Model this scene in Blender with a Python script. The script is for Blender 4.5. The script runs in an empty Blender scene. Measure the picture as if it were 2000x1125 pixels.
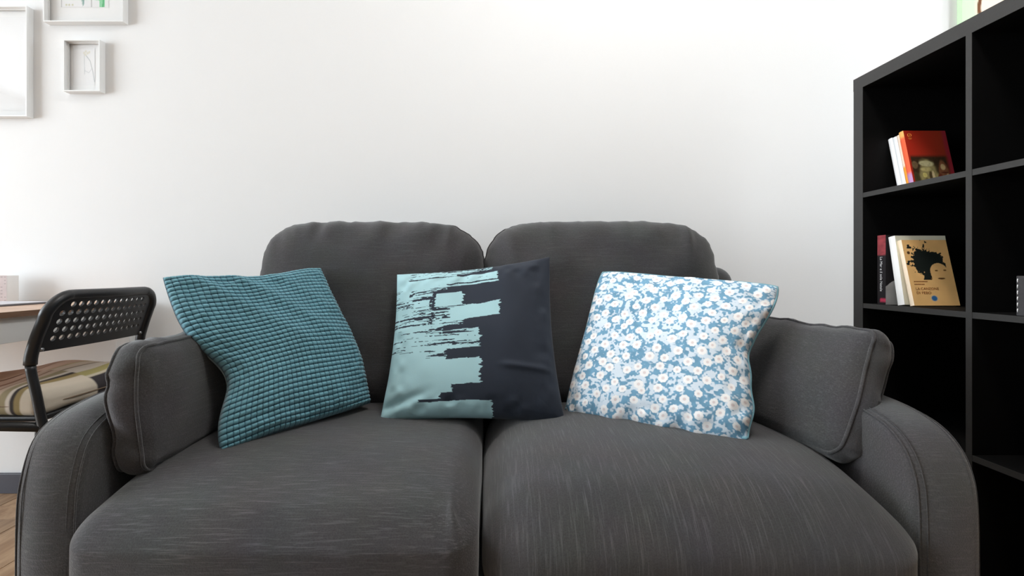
import bpy, math, random
import numpy as np
from mathutils import Vector, Matrix, noise as mnoise

random.seed(7); RNG = np.random.default_rng(7)
S = bpy.context.scene
C = S.collection
F = 930.0            # focal length in pixels of the 2000 x 1125 frame
CAM_Z = 0.845
CX, CY = 960.0, 532.0

# ------------------------------------------------------------------ camera
cam_d = bpy.data.cameras.new('camera'); cam = bpy.data.objects.new('camera', cam_d); C.objects.link(cam)
cam.location = (0, 0, CAM_Z); cam.rotation_euler = (math.pi/2, 0, 0)
cam_d.sensor_width = 36.0; cam_d.lens = 36.0*F/2000.0
cam_d.shift_x = (1000-CX)/2000.0; cam_d.shift_y = -(562.5-CY)/2000.0
cam_d.clip_start = 0.02
S.camera = cam

# ------------------------------------------------------------------ world, daylight, exposure
w = bpy.data.worlds.new('world'); S.world = w; w.use_nodes = True
w.node_tree.nodes['Background'].inputs['Color'].default_value = (0.86, 0.93, 1.0, 1)
w.node_tree.nodes['Background'].inputs['Strength'].default_value = 1.0
S.view_settings.view_transform = 'Standard'; S.view_settings.look = 'None'
S.view_settings.gamma = 1.0; S.view_settings.use_curve_mapping = False
S.view_settings.exposure = 0.0
FILL_LAMP_E = 36

WALL_Y = 1.83; LEFT_X = -5.2; RIGHT_X = 3.0; FRONT_Y = -2.9; CEIL = 2.75
LW = (-2.0, 1.2, 0.25, 2.50)     # left window  y0 y1 z0 z1
RW = (0.75, 1.70, 0.30, 2.45)      # window in the right wall, behind the bookcase  y0 y1 z0 z1
def area(name, loc, rot, sx, sy, power, col):
    l = bpy.data.lights.new(name, 'AREA'); l.shape = 'RECTANGLE'; l.size = sx; l.size_y = sy
    l.energy = power; l.color = col
    o = bpy.data.objects.new(name, l); C.objects.link(o); o.location = loc; o.rotation_euler = rot
    return o
area('daylight_left', (LEFT_X-0.16, (LW[0]+LW[1])/2, (LW[2]+LW[3])/2), (0, -math.pi/2, 0), LW[3]-LW[2], LW[1]-LW[0], 310, (0.86, 0.94, 1.0))
area('daylight_right', (RIGHT_X+0.16, (RW[0]+RW[1])/2, (RW[2]+RW[3])/2), (0, math.pi/2, 0), RW[3]-RW[2], RW[1]-RW[0], 85, (0.93, 0.97, 1.0))

# ------------------------------------------------------------------ helpers
def pix(px, py, Y):
    return Vector(((px-CX)/F*Y, Y, CAM_Z-(py-CY)/F*Y))
def lin(c):
    return tuple(((v/255)/12.92 if v/255 <= .04045 else ((v/255+.055)/1.055)**2.4) for v in c)

def thing(name, label, cat, loc=(0, 0, 0), group=None):
    o = bpy.data.objects.new(name, None); C.objects.link(o); o.location = loc
    o.empty_display_size = 0.05
    o['label'] = label; o['category'] = cat
    if group: o['group'] = group
    return o
def tag(o, label, cat, group=None):
    o['label'] = label; o['category'] = cat
    if group: o['group'] = group
    return o
def wloc(o):
    v = Vector((0, 0, 0))
    while o is not None:
        v += o.location; o = o.parent
    return v
def build(name, verts, faces, mat=None, parent=None, smooth=True, origin=None, weld=False, cols=None):
    """mesh from world-space verts; the origin sits at the parent's base (or at origin)"""
    base = wloc(parent) if parent is not None else Vector(origin or (0, 0, 0))
    V = np.asarray([tuple(v) for v in verts] if not isinstance(verts, np.ndarray) else verts, dtype=float)
    V = V - np.array(base)
    me = bpy.data.meshes.new(name)
    me.from_pydata(V.tolist(), [], faces if isinstance(faces, list) else faces.tolist())
    if cols is not None:
        a = me.color_attributes.new('Col', 'FLOAT_COLOR', 'POINT')
        cc = np.ones((len(V), 4), dtype=np.float32); cc[:, :3] = cols
        a.data.foreach_set('color', cc.ravel())
    if weld:
        import bmesh
        bm = bmesh.new(); bm.from_mesh(me)
        bmesh.ops.remove_doubles(bm, verts=bm.verts, dist=1e-5)
        bmesh.ops.recalc_face_normals(bm, faces=bm.faces)
        bm.to_mesh(me); bm.free()
    if smooth:
        me.polygons.foreach_set('use_smooth', [True]*len(me.polygons))
    me.update()
    o = bpy.data.objects.new(name, me); C.objects.link(o)
    if parent is not None: o.parent = parent
    else: o.location = base
    if mat is not None: me.materials.append(mat)
    return o

def box_vf(x0, x1, y0, y1, z0, z1, b=0.0):
    """box, with chamfered edges when b > 0"""
    if b <= 0:
        v = [(x, y, z) for x in (x0, x1) for y in (y0, y1) for z in (z0, z1)]
        f = [(0, 1, 3, 2), (4, 6, 7, 5), (0, 4, 5, 1), (2, 3, 7, 6), (0, 2, 6, 4), (1, 5, 7, 3)]
        return v, f
    import bmesh
    bm = bmesh.new(); v, f = box_vf(x0, x1, y0, y1, z0, z1)
    vs = [bm.verts.new(p) for p in v]
    for q in f: bm.faces.new([vs[i] for i in q])
    bmesh.ops.bevel(bm, geom=list(bm.edges), offset=b, segments=2, affect='EDGES', profile=0.5)
    bm.verts.index_update()
    v = [tuple(p.co) for p in bm.verts]; f = [[p.index for p in q.verts] for q in bm.faces]
    bm.free(); return v, f
def box(name, ext, mat, parent=None, b=0.0, origin=None):
    v, f = box_vf(*ext, b=b)
    return build(name, v, f, mat, parent, smooth=False, origin=origin)
def struct(o):
    o['kind'] = 'structure'; return o

def resample(P, n=10, closed=False):
    P = [Vector(p) for p in P]; out = []; N = len(P)
    rng = range(N) if closed else range(N-1)
    for i in rng:
        p1, p2 = P[i], P[(i+1) % N]
        p0 = P[(i-1) % N] if (closed or i > 0) else p1*2-p2
        p3 = P[(i+2) % N] if (closed or i+2 < N) else p2*2-p1
        for k in range(n):
            t = k/n
            out.append(0.5*((2*p1)+(p2-p0)*t+(2*p0-5*p1+4*p2-p3)*t*t+(3*p1-p0-3*p2+p3)*t**3))
    if not closed: out.append(P[-1])
    return out
def tube_vf(P, r, seg=8, closed=False):
    P = [Vector(p) for p in P]; N = len(P); v = []; f = []
    up = None
    for i in range(N):
        a = P[(i-1) % N] if (closed or i > 0) else P[i]
        c = P[(i+1) % N] if (closed or i < N-1) else P[i]
        t = (c-a)
        if t.length < 1e-9: t = Vector((0, 0, 1))
        t.normalize()
        if up is None:
            up = t.orthogonal().normalized()
        up = (up-t*up.dot(t))
        up = up.normalized() if up.length > 1e-6 else t.orthogonal().normalized()
        s = t.cross(up)
        for k in range(seg):
            an = 2*math.pi*k/seg
            v.append(P[i]+(up*math.cos(an)+s*math.sin(an))*r)
    M = N if closed else N-1
    for i in range(M):
        for k in range(seg):
            a = i*seg+k; b_ = i*seg+(k+1) % seg; c = ((i+1) % N)*seg+(k+1) % seg; d = ((i+1) % N)*seg+k
            f.append((a, b_, c, d))
    if not closed:
        f.append(tuple(range(seg))[::-1]); f.append(tuple((N-1)*seg+k for k in range(seg)))
    return v, f
def tube(name, P, r, mat, parent, seg=8, closed=False):
    v, f = tube_vf(P, r, seg, closed)
    return build(name, v, f, mat, parent)

def vnoise(x, y, seed=0):
    """smooth 2-D value noise on arrays, 0..1"""
    r = np.random.default_rng(seed).random((64, 64))
    xi = np.floor(x).astype(int); yi = np.floor(y).astype(int)
    fx = x-xi; fy = y-yi; fx = fx*fx*(3-2*fx); fy = fy*fy*(3-2*fy)
    g = lambda a, b: r[a % 64, b % 64]
    return (g(xi, yi)*(1-fx)+g(xi+1, yi)*fx)*(1-fy)+(g(xi, yi+1)*(1-fx)+g(xi+1, yi+1)*fx)*fy
def ss(a, b, x):
    t = np.clip((x-a)/(b-a), 0, 1); return t*t*(3-2*t)

def grid_faces(n, m, off=0, flip=False):
    i, j = np.meshgrid(np.arange(n), np.arange(m), indexing='ij')
    a = (i*(m+1)+j).ravel()+off
    q = np.stack([a, a+(m+1), a+(m+2), a+1], 1)
    return q[:, ::-1] if flip else q

# ------------------------------------------------------------------ materials
def new_mat(name):
    m = bpy.data.materials.new(name); m.use_nodes = True
    return m, m.node_tree, m.node_tree.nodes['Principled BSDF']
def N(nt, typ, **kw):
    n = nt.nodes.new(typ)
    for k, v in kw.items():
        if k in n.inputs: n.inputs[k].default_value = v
        else: setattr(n, k, v)
    return n
def plain(name, col, rough=0.5, bump=0.0, scale=60.0, metallic=0.0, var=0.06, spec=0.5):
    m, nt, p = new_mat(name)
    tc = N(nt, 'ShaderNodeTexCoord'); no = N(nt, 'ShaderNodeTexNoise', Scale=scale, Detail=3.0)
    nt.links.new(tc.outputs['Object'], no.inputs['Vector'])
    mx = N(nt, 'ShaderNodeMix', data_type='RGBA')
    c = np.array(col)
    mx.inputs[6].default_value = (*(c*(1-var)), 1); mx.inputs[7].default_value = (*np.minimum(c*(1+var), 1), 1)
    nt.links.new(no.outputs['Fac'], mx.inputs[0]); nt.links.new(mx.outputs[2], p.inputs['Base Color'])
    p.inputs['Roughness'].default_value = rough; p.inputs['Metallic'].default_value = metallic
    p.inputs['Specular IOR Level'].default_value = spec
    if bump > 0:
        b = N(nt, 'ShaderNodeBump', Strength=bump, Distance=0.001)
        nt.links.new(no.outputs['Fac'], b.inputs['Height']); nt.links.new(b.outputs['Normal'], p.inputs['Normal'])
    return m
def linen(name, col, stretch, slub=0.5, sheen=0.25):
    """slubby woven cloth; stretch = noise frequency per object axis (low = along the thread)"""
    m, nt, p = new_mat(name); L = nt.links
    tc = N(nt, 'ShaderNodeTexCoord')
    mp = N(nt, 'ShaderNodeMapping'); mp.inputs['Scale'].default_value = stretch
    L.new(tc.outputs['Object'], mp.inputs['Vector'])
    n1 = N(nt, 'ShaderNodeTexNoise', Scale=1.0, Detail=2.0, Roughness=0.6); L.new(mp.outputs['Vector'], n1.inputs['Vector'])
    r1 = N(nt, 'ShaderNodeMapRange'); r1.inputs[1].default_value = 0.52; r1.inputs[2].default_value = 0.78
    L.new(n1.outputs['Fac'], r1.inputs[0])
    n2 = N(nt, 'ShaderNodeTexNoise', Scale=420.0, Detail=1.0); L.new(tc.outputs['Object'], n2.inputs['Vector'])
    n3 = N(nt, 'ShaderNodeTexNoise', Scale=9.0, Detail=3.0); L.new(tc.outputs['Object'], n3.inputs['Vector'])
    c = np.array(col)
    m1 = N(nt, 'ShaderNodeMix', data_type='RGBA'); m1.inputs[6].default_value = (*(c*0.62), 1); m1.inputs[7].default_value = (*(c*1.35), 1)
    L.new(n2.outputs['Fac'], m1.inputs[0])
    m2 = N(nt, 'ShaderNodeMix', data_type='RGBA'); m2.inputs[7].default_value = (*(c*2.6), 1)
    mu = N(nt, 'ShaderNodeMath', operation='MULTIPLY'); mu.inputs[1].default_value = slub
    L.new(r1.outputs[0], mu.inputs[0]); L.new(mu.outputs[0], m2.inputs[0]); L.new(m1.outputs[2], m2.inputs[6])
    m3 = N(nt, 'ShaderNodeMix', data_type='RGBA', blend_type='MULTIPLY'); m3.inputs[0].default_value = 0.35
    L.new(m2.outputs[2], m3.inputs[6]); L.new(n3.outputs['Color'], m3.inputs[7])
    hs = N(nt, 'ShaderNodeHueSaturation', Saturation=0.55, Value=1.12); L.new(m3.outputs[2], hs.inputs['Color'])
    L.new(hs.outputs['Color'], p.inputs['Base Color'])
    ad = N(nt, 'ShaderNodeMath', operation='ADD'); L.new(n2.outputs['Fac'], ad.inputs[0]); L.new(n1.outputs['Fac'], ad.inputs[1])
    b = N(nt, 'ShaderNodeBump', Strength=0.5, Distance=0.0012); L.new(ad.outputs[0], b.inputs['Height'])
    L.new(b.outputs['Normal'], p.inputs['Normal'])
    p.inputs['Roughness'].default_value = 0.95; p.inputs['Specular IOR Level'].default_value = 0.15
    p.inputs['Sheen Weight'].default_value = sheen; p.inputs['Sheen Roughness'].default_value = 0.5
    return m
def vcol(name, rough=0.9, weave=0.25, sheen=0.0, spec=0.2):
    m, nt, p = new_mat(name); L = nt.links
    a = N(nt, 'ShaderNodeVertexColor', layer_name='Col')
    tc = N(nt, 'ShaderNodeTexCoord'); n2 = N(nt, 'ShaderNodeTexNoise', Scale=700.0, Detail=1.0)
    L.new(tc.outputs['Object'], n2.inputs['Vector'])
    L.new(a.outputs['Color'], p.inputs['Base Color'])
    b = N(nt, 'ShaderNodeBump', Strength=weave, Distance=0.0006); L.new(n2.outputs['Fac'], b.inputs['Height'])
    L.new(b.outputs['Normal'], p.inputs['Normal'])
    p.inputs['Roughness'].default_value = rough; p.inputs['Specular IOR Level'].default_value = spec
    p.inputs['Sheen Weight'].default_value = sheen
    return m
def wood(name, c1, c2, axis_scale, rough=0.45):
    m, nt, p = new_mat(name); L = nt.links
    tc = N(nt, 'ShaderNodeTexCoord'); oi = N(nt, 'ShaderNodeObjectInfo')
    mp = N(nt, 'ShaderNodeMapping'); mp.inputs['Scale'].default_value = axis_scale
    L.new(tc.outputs['Object'], mp.inputs['Vector'])
    cb = N(nt, 'ShaderNodeCombineXYZ'); mm = N(nt, 'ShaderNodeMath', operation='MULTIPLY'); mm.inputs[1].default_value = 40.0
    L.new(oi.outputs['Random'], mm.inputs[0]); L.new(mm.outputs[0], cb.inputs['Z']); L.new(cb.outputs[0], mp.inputs['Location'])
    n1 = N(nt, 'ShaderNodeTexNoise', Scale=1.0, Detail=5.0, Roughness=0.65, Distortion=0.4); L.new(mp.outputs['Vector'], n1.inputs['Vector'])
    r = N(nt, 'ShaderNodeValToRGB'); r.color_ramp.elements[0].position = 0.32; r.color_ramp.elements[1].position = 0.7
    r.color_ramp.elements[0].color = (*c1, 1); r.color_ramp.elements[1].color = (*c2, 1)
    L.new(n1.outputs['Fac'], r.inputs[0])
    hs = N(nt, 'ShaderNodeHueSaturation'); mr = N(nt, 'ShaderNodeMapRange'); mr.inputs[3].default_value = 0.85; mr.inputs[4].default_value = 1.12
    L.new(oi.outputs['Random'], mr.inputs[0]); L.new(mr.outputs[0], hs.inputs['Value']); L.new(r.outputs[0], hs.inputs['Color'])
    L.new(hs.outputs[0], p.inputs['Base Color']); p.inputs['Roughness'].default_value = rough
    b = N(nt, 'ShaderNodeBump', Strength=0.15, Distance=0.001); L.new(n1.outputs['Fac'], b.inputs['Height']); L.new(b.outputs['Normal'], p.inputs['Normal'])
    return m
def glass_mat(name):
    m = bpy.data.materials.new(name); m.use_nodes = True; nt = m.node_tree; nt.nodes.clear()
    out = N(nt, 'ShaderNodeOutputMaterial'); mx = N(nt, 'ShaderNodeMixShader'); t = N(nt, 'ShaderNodeBsdfTransparent')
    g = N(nt, 'ShaderNodeBsdfGlossy', Roughness=0.02); lw = N(nt, 'ShaderNodeLayerWeight', Blend=0.5); pw_ = N(nt, 'ShaderNodeMath', operation='POWER'); pw_.inputs[1].default_value = 5.0
    mr = N(nt, 'ShaderNodeMapRange'); mr.inputs[3].default_value = 0.04; mr.inputs[4].default_value = 0.9
    nt.links.new(lw.outputs['Facing'], pw_.inputs[0]); nt.links.new(pw_.outputs[0], mr.inputs[0])
    nt.links.new(mr.outputs[0], mx.inputs[0]); nt.links.new(t.outputs[0], mx.inputs[1]); nt.links.new(g.outputs[0], mx.inputs[2])
    nt.links.new(mx.outputs[0], out.inputs['Surface']); return m

M = {}
M['wall'] = plain('wall_paint', (0.83, 0.83, 0.825), 0.85, 0.12, 160.0, var=0.006, spec=0.2)
M['wall_far'] = plain('low_bounce_wall_grey', (0.15, 0.155, 0.15), 0.85, 0.12, 160.0, var=0.01, spec=0.2)  # dark tone given to the unseen walls to cut bounced light
M['ceiling'] = plain('ceiling_paint', (0.86, 0.86, 0.86), 0.9, var=0.01)
M['baseboard'] = plain('baseboard_paint', lin((66, 66, 76)), 0.45)
M['floor'] = wood('oak_plank', lin((150, 116, 84)), lin((196, 163, 128)), (28.0, 2.2, 10.0))
M['joint'] = plain('floor_joint', lin((90, 66, 45)), 0.8)
G = (0.056, 0.054, 0.056)
M['linen_x'] = linen('grey_linen_across', G, (17.0, 330.0, 330.0), 0.60)
M['linen_yz'] = linen('grey_linen_down', G, (330.0, 15.0, 15.0), 0.60)
M['linen_back'] = linen('grey_linen_back', G, (9.0, 300.0, 300.0), 0.22)
M['linen_arm'] = linen('grey_linen_arm', G, (9.0, 300.0, 300.0), 0.42, 0.35)
M['linen_side'] = linen('grey_linen_side', G, (300.0, 10.0, 300.0), 0.32, 0.3)
M['leg_wood'] = wood('dark_leg_wood', lin((40, 28, 22)), lin((62, 44, 32)), (20, 20, 3))
M['black'] = plain('black_brown_foil', (0.0028, 0.0027, 0.0027), 0.7, 0.05, 200.0, var=0.15, spec=0.12)
M['black_edge'] = plain('black_brown_front_edge', (0.040, 0.039, 0.038), 0.5, 0.05, 200.0, var=0.1, spec=0.3)  # front edges far lighter than the board faces
M['chair_black'] = plain('black_powder_coat', (0.010, 0.010, 0.011), 0.38, 0.05, 300.0, var=0.05)
M['screw'] = plain('steel_screw', (0.35, 0.35, 0.36), 0.35, metallic=0.9)
M['white_paint'] = plain('white_lacquer', (0.80, 0.80, 0.79), 0.4, var=0.01)
M['frame_white'] = plain('frame_white', (0.80, 0.80, 0.79), 0.45, var=0.01)
M['paper'] = plain('mat_board', (0.86, 0.86, 0.85), 0.9, var=0.01)
M['print'] = vcol('printed_sheet', 0.8, 0.0)
M['glass'] = glass_mat('picture_glass')
M['table_top'] = wood('beige_wood_veneer', lin((176, 140, 116)), lin((206, 176, 152)), (3.0, 30.0, 30.0))
M['table_edge'] = wood('brown_table_edge', lin((112, 84, 64)), lin((136, 106, 84)), (3.0, 8.0, 60.0))
M['pages'] = plain('page_block', (0.72, 0.68, 0.58), 0.9, 0.3, 900.0, var=0.1)
M['teal'] = vcol('teal_chenille', 0.95, 0.5, 0.35)
M['paint_pillow'] = vcol('printed_cotton', 0.75, 0.35, 0.1)
M['floral'] = vcol('floral_cotton', 0.8, 0.35)
M['aqua_piping'] = plain('aqua_piping', lin((120, 165, 178)), 0.7)
M['seatpad'] = vcol('striped_seat_pad', 0.9, 0.35)
M['pad_seam'] = plain('brown_seam', lin((128, 108, 88)), 0.9)
M['grey_felt'] = plain('grey_felt', (0.05, 0.048, 0.05), 0.95, 0.4, 500.0, var=0.2)
M['stitch'] = plain('white_thread', (0.7, 0.7, 0.7), 0.8)
M['device'] = plain('silver_cover', (0.62, 0.62, 0.66), 0.4)
M['device_edge'] = plain('dark_grey_edge', (0.12, 0.12, 0.13), 0.4)
M['green_edge'] = plain('green_canvas_edge', lin((206, 236, 196)), 0.8)
M['canvas'] = vcol('painted_canvas', 0.8, 0.1)

# ------------------------------------------------------------------ room
T = 0.14
wb = struct(box('wall_back', (LEFT_X-T, RIGHT_X+T, WALL_Y, WALL_Y+T, 0, CEIL), M['wall']))
def wall_with_hole(name, horiz, plane0, plane1, a0, a1, hole, mat):
    h0, h1, z0, z1 = hole; v = []; f = []
    for (s, e, zb, zt) in ((a0, h0, 0, CEIL), (h1, a1, 0, CEIL), (h0, h1, 0, z0), (h0, h1, z1, CEIL)):
        bv, bf = box_vf(plane0, plane1, s, e, zb, zt) if not horiz else box_vf(s, e, plane0, plane1, zb, zt)
        o = len(v); v += bv; f += [tuple(i+o for i in q) for q in bf]
    return struct(build(name, v, f, mat, smooth=False))
wall_with_hole('wall_left', False, LEFT_X-T, LEFT_X, FRONT_Y, WALL_Y, LW, M['wall'])
wall_with_hole('wall_right', False, RIGHT_X, RIGHT_X+T, FRONT_Y, WALL_Y, RW, M['wall_far'])
struct(box('wall_front', (LEFT_X-T, RIGHT_X+T, FRONT_Y-T, FRONT_Y, 0, CEIL), M['wall_far']))
struct(box('ceiling', (LEFT_X-T, RIGHT_X+T, FRONT_Y-T, WALL_Y+T, CEIL, CEIL+0.1), M['ceiling']))
def window(name, horiz, hole, p):
    h0, h1, z0, z1 = hole; t = 0.05
    root = bpy.data.objects.new(name, None); C.objects.link(root); struct(root)
    root.location = ((h0+h1)/2, p, z0) if horiz else (p, (h0+h1)/2, z0)
    mid = (h0+h1)/2
    for k, (s, e) in enumerate(((h0, mid), (mid, h1))):
        v = []; f = []
        for (a, b_, zb, zt) in ((s, s+t, z0, z1), (e-t, e, z0, z1), (s+t, e-t, z0, z0+t), (s+t, e-t, z1-t, z1)):
            bv, bf = box_vf(a, b_, p-.03, p+.03, zb, zt) if horiz else box_vf(p-.03, p+.03, a, b_, zb, zt)
            o = len(v); v += bv; f += [tuple(i+o for i in q) for q in bf]
        build('window_frame', v, f, M['white_paint'], root, smooth=False)
        e2 = (s+t, e-t, p-.003, p+.003, z0+t, z1-t) if horiz else (p-.003, p+.003, s+t, e-t, z0+t, z1-t)
        box('window_pane', e2, M['glass'], root)
window('window_1', False, LW, LEFT_X-0.07)
window('window_2', False, RW, RIGHT_X+0.07)
# floor: bed plus single planks running towards the back wall
fl = struct(box('floor', (LEFT_X-T, RIGHT_X+T, FRONT_Y-T, WALL_Y+T, -0.06, -0.012), M['joint']))
pw, pl = 0.19, 1.28
pv, pf = box_vf(0.001, pw-0.001, 0.001, pl-0.001, -0.013, 0.0, b=0.0012)
pm = bpy.data.meshes.new('plank'); pm.from_pydata(pv, [], [list(q) for q in pf]); pm.materials.append(M['floor'])
nx = int(math.ceil((RIGHT_X-LEFT_X)/pw)); k = 0
for i in range(nx):
    y = FRONT_Y-((i*0.47) % 1.0)*pl
    while y < WALL_Y:
        o = bpy.data.objects.new('plank', pm); C.objects.link(o); o.parent = fl
        y0 = max(y, FRONT_Y); y1 = min(y+pl, WALL_Y); sc = (y1-y0)/pl
        x0 = LEFT_X+i*pw; sx = (min(x0+pw, RIGHT_X)-x0)/pw
        o.location = (x0, y0, 0.0); o.scale = (sx, sc, 1)
        y += pl
bb = 0.013
struct(box('baseboard_back', (LEFT_X, RIGHT_X, WALL_Y-bb, WALL_Y, 0, 0.076), M['baseboard'], b=0.002))
struct(box('baseboard_left', (LEFT_X, LEFT_X+bb, FRONT_Y, WALL_Y-bb, 0, 0.076), M['baseboard'], b=0.002))
struct(box('baseboard_right', (RIGHT_X-bb, RIGHT_X, FRONT_Y, WALL_Y-bb, 0, 0.076), M['baseboard'], b=0.002))

# fill lamp added above the view to brighten the wall: opal dome, white base
LAMP = (0.45, 0.7, CEIL)
lp = thing('added_fill_lamp', 'round white opal ceiling lamp above the sofa', 'lamp', LAMP)
m_, nt_, p_ = new_mat('fill_lamp_opal'); p_.inputs['Base Color'].default_value = (0.9, 0.88, 0.84, 1)
p_.inputs['Emission Color'].default_value = (1.0, 0.985, 0.965, 1); p_.inputs['Emission Strength'].default_value = FILL_LAMP_E
M['opal'] = m_
def lathe(prof, cx_, cy_, seg=40):
    v = []; f = []
    for (r_, z_) in prof:
        for k in range(seg):
            an = 2*math.pi*k/seg; v.append((cx_+r_*math.cos(an), cy_+r_*math.sin(an), z_))
    for i in range(len(prof)-1):
        for k in range(seg):
            f.append((i*seg+k, i*seg+(k+1) % seg, (i+1)*seg+(k+1) % seg, (i+1)*seg+k))
    f.append(tuple(range(seg))); f.append(tuple((len(prof)-1)*seg+k for k in range(seg))[::-1]); return v, f
v, f = lathe([(0.20, CEIL), (0.20, CEIL-0.02), (0.17, CEIL-0.025)], LAMP[0], LAMP[1]); build('fill_lamp_base', v, f, M['white_paint'], lp, weld=True)
v, f = lathe([(0.23*math.cos(a), CEIL-0.022-0.11*math.sin(a)) for a in np.linspace(0, math.pi/2*0.97, 12)], LAMP[0], LAMP[1]); build('fill_lamp_shade', v, f, M['opal'], lp, weld=True)

# ------------------------------------------------------------------ cushion shapes
def rbox(half, r, n=(44, 44, 20), basis=None, center=(0, 0, 0), deform=None):
    """rounded box surface (welded later): world verts, faces"""
    hx, hy, hz = half; V = []; Fc = []
    def lins(k, h):
        # denser samples in the rounded rims
        rr = r/h; a = max(int(k*0.3), 5)
        e = 1-rr*np.cos(np.linspace(0, math.pi/2, a+1)[::-1]) if False else np.linspace(1-rr, 1, a+1)
        mid = np.linspace(-(1-rr), 1-rr, max(k-2*a, 4)+1)
        return np.concatenate([-e[::-1][:-1], mid, e[1:]])
    ls = [lins(n[i], half[i]) for i in range(3)]
    off = 0
    for ax in range(3):
        u, v = [(1, 2), (2, 0), (0, 1)][ax]
        for sgn in (-1, 1):
            A, B = np.meshgrid(ls[u], ls[v], indexing='ij')
            P = np.zeros(A.shape+(3,)); P[..., u] = A; P[..., v] = B; P[..., ax] = sgn
            V.append(P.reshape(-1, 3)); Fc.append(grid_faces(len(ls[u])-1, len(ls[v])-1, off, sgn < 0)); off += A.size
    P = np.concatenate(V); Fc = np.concatenate(Fc); H = np.array(half)
    q = P*H; inn = np.clip(q, -(H-r), H-r); d = q-inn
    ln = np.linalg.norm(d, axis=1, keepdims=True); q = inn+d/np.maximum(ln, 1e-9)*r
    nr = d/np.maximum(ln, 1e-9)
    if deform is not None: q = deform(q, q/H, nr)
    if basis is not None: q = q@np.array(basis)
    return q+np.array(center), Fc
def n3(P, sc, seed=0.0):
    return np.array([mnoise.noise(Vector((p[0]*sc[0]+seed, p[1]*sc[1]-seed*.7, p[2]*sc[2]+seed*1.3))) for p in P])

# ------------------------------------------------------------------ sofa
sofa = thing('sofa', 'two-seat dark grey linen sofa with rounded arms against the white wall', 'sofa', (0.01, 1.25, 0))
AX0, AX1 = -0.855, 0.876           # outer sides of the arms
IX0, IX1 = -0.742, 0.762           # inner sides of the arms
SPLIT = -0.022
def arm(x0, x1, top, side):
    # outline of the arm seen from the side (y, z), front bottom upward and back
    prof = [(0.852, 0.09), (0.848, 0.20), (0.848, 0.32), (0.850, 0.42), (0.858, 0.475), (0.880, top-0.055), (0.920, top-0.024),
            (0.98, top-0.008), (1.06, top), (1.25, top+0.006), (1.45, top+0.008), (1.68, top+0.010), (1.735, top-0.02), (1.745, top-0.08), (1.745, 0.35), (1.74, 0.09)]
    pr = resample([(0, a, b_) for a, b_ in prof], 5)
    O = np.array([(p.y, p.z) for p in pr]); L_ = len(O)
    tg = np.roll(O, -1, 0)-np.roll(O, 1, 0); tg /= np.linalg.norm(tg, axis=1, keepdims=True)
    nm = np.stack([-tg[:, 1], tg[:, 0]], 1)     # outward normal (front: -y)
    cen = O.mean(0)
    if ((O-cen)*nm).sum(1).mean() < 0: nm = -nm
    xm = (x0+x1)/2; hw = (x1-x0)/2; r = 0.015
    rows = []
    for a in np.linspace(math.pi/2, 0, 5):      # rounded rim on one side
        rows.append((-hw+r-r*math.sin(a), -r+r*math.cos(a)))
    rows_mid = [(x, 0.006*(1-(x/(hw-r))**2)) for x in np.linspace(-(hw-r), hw-r, 11)[1:-1]]
    rows = rows+rows_mid+[(-a, b_) for a, b_ in rows[::-1]]
    V = []; Fc = []
    for (dx, dn) in rows:
        for k in range(L_):
            p = O[k]+nm[k]*dn
            wob = 0.003*mnoise.noise(Vector((dx*9, p[0]*7+side*5, p[1]*7)))
            V.append((xm+dx, p[0]+nm[k][0]*wob, p[1]+nm[k][1]*wob))
    R_ = len(rows)
    for i in range(R_-1):
        for k in range(L_):
            Fc.append((i*L_+k, i*L_+(k+1) % L_, (i+1)*L_+(k+1) % L_, (i+1)*L_+k))
    Fc.append(tuple(range(L_))[::-1]); Fc.append(tuple((R_-1)*L_+k for k in range(L_)))
    a = build('arm', V, Fc, M['linen_arm'], sofa, weld=True)
    for sx in (-1, 1):     # stitched seams along both rims of the front band
        for off_ in (0.0, 0.011):
            P = [(xm+sx*(hw-r*0.30-off_), O[k][0]+nm[k][0]*(-r*0.28+off_*0.35+0.0006), O[k][1]+nm[k][1]*(-r*0.28+off_*0.35+0.0006)) for k in range(0, L_-12)]
            tube('seam', P, 0.0016 if off_ == 0 else 0.0010, M['linen_side'], a, 6)
    return a
arm(AX0, IX0, 0.588, 0)
arm(IX1, AX1, 0.574, 1)
# base and front rail below the cushions
v, f = rbox((0.748, 0.42, 0.085), 0.02, (20, 20, 10), center=(0.01, 1.29, 0.185)); build('base', v, f, M['linen_x'], sofa, weld=True)
for (lx, ly) in ((-0.76, 0.92), (0.78, 0.92), (-0.76, 1.66), (0.78, 1.66)):
    P = [(lx, ly, 0.0), (lx, ly, 0.105)]
    tube('leg', P, 0.024, M['leg_wood'], sofa, 16)
# back frame
def bf(q, s, nr):
    q[:, 1] += 0.04*s[:, 2]
    q += nr*(0.003*n3(q, (7, 7, 7), 3.1))[:, None]
    return q
v, f = rbox((0.846, 0.065, 0.335), 0.055, (50, 14, 30), center=(0.012, 1.69, 0.53), deform=bf)
build('back_frame', v, f, M['linen_back'], sofa, weld=True)

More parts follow.
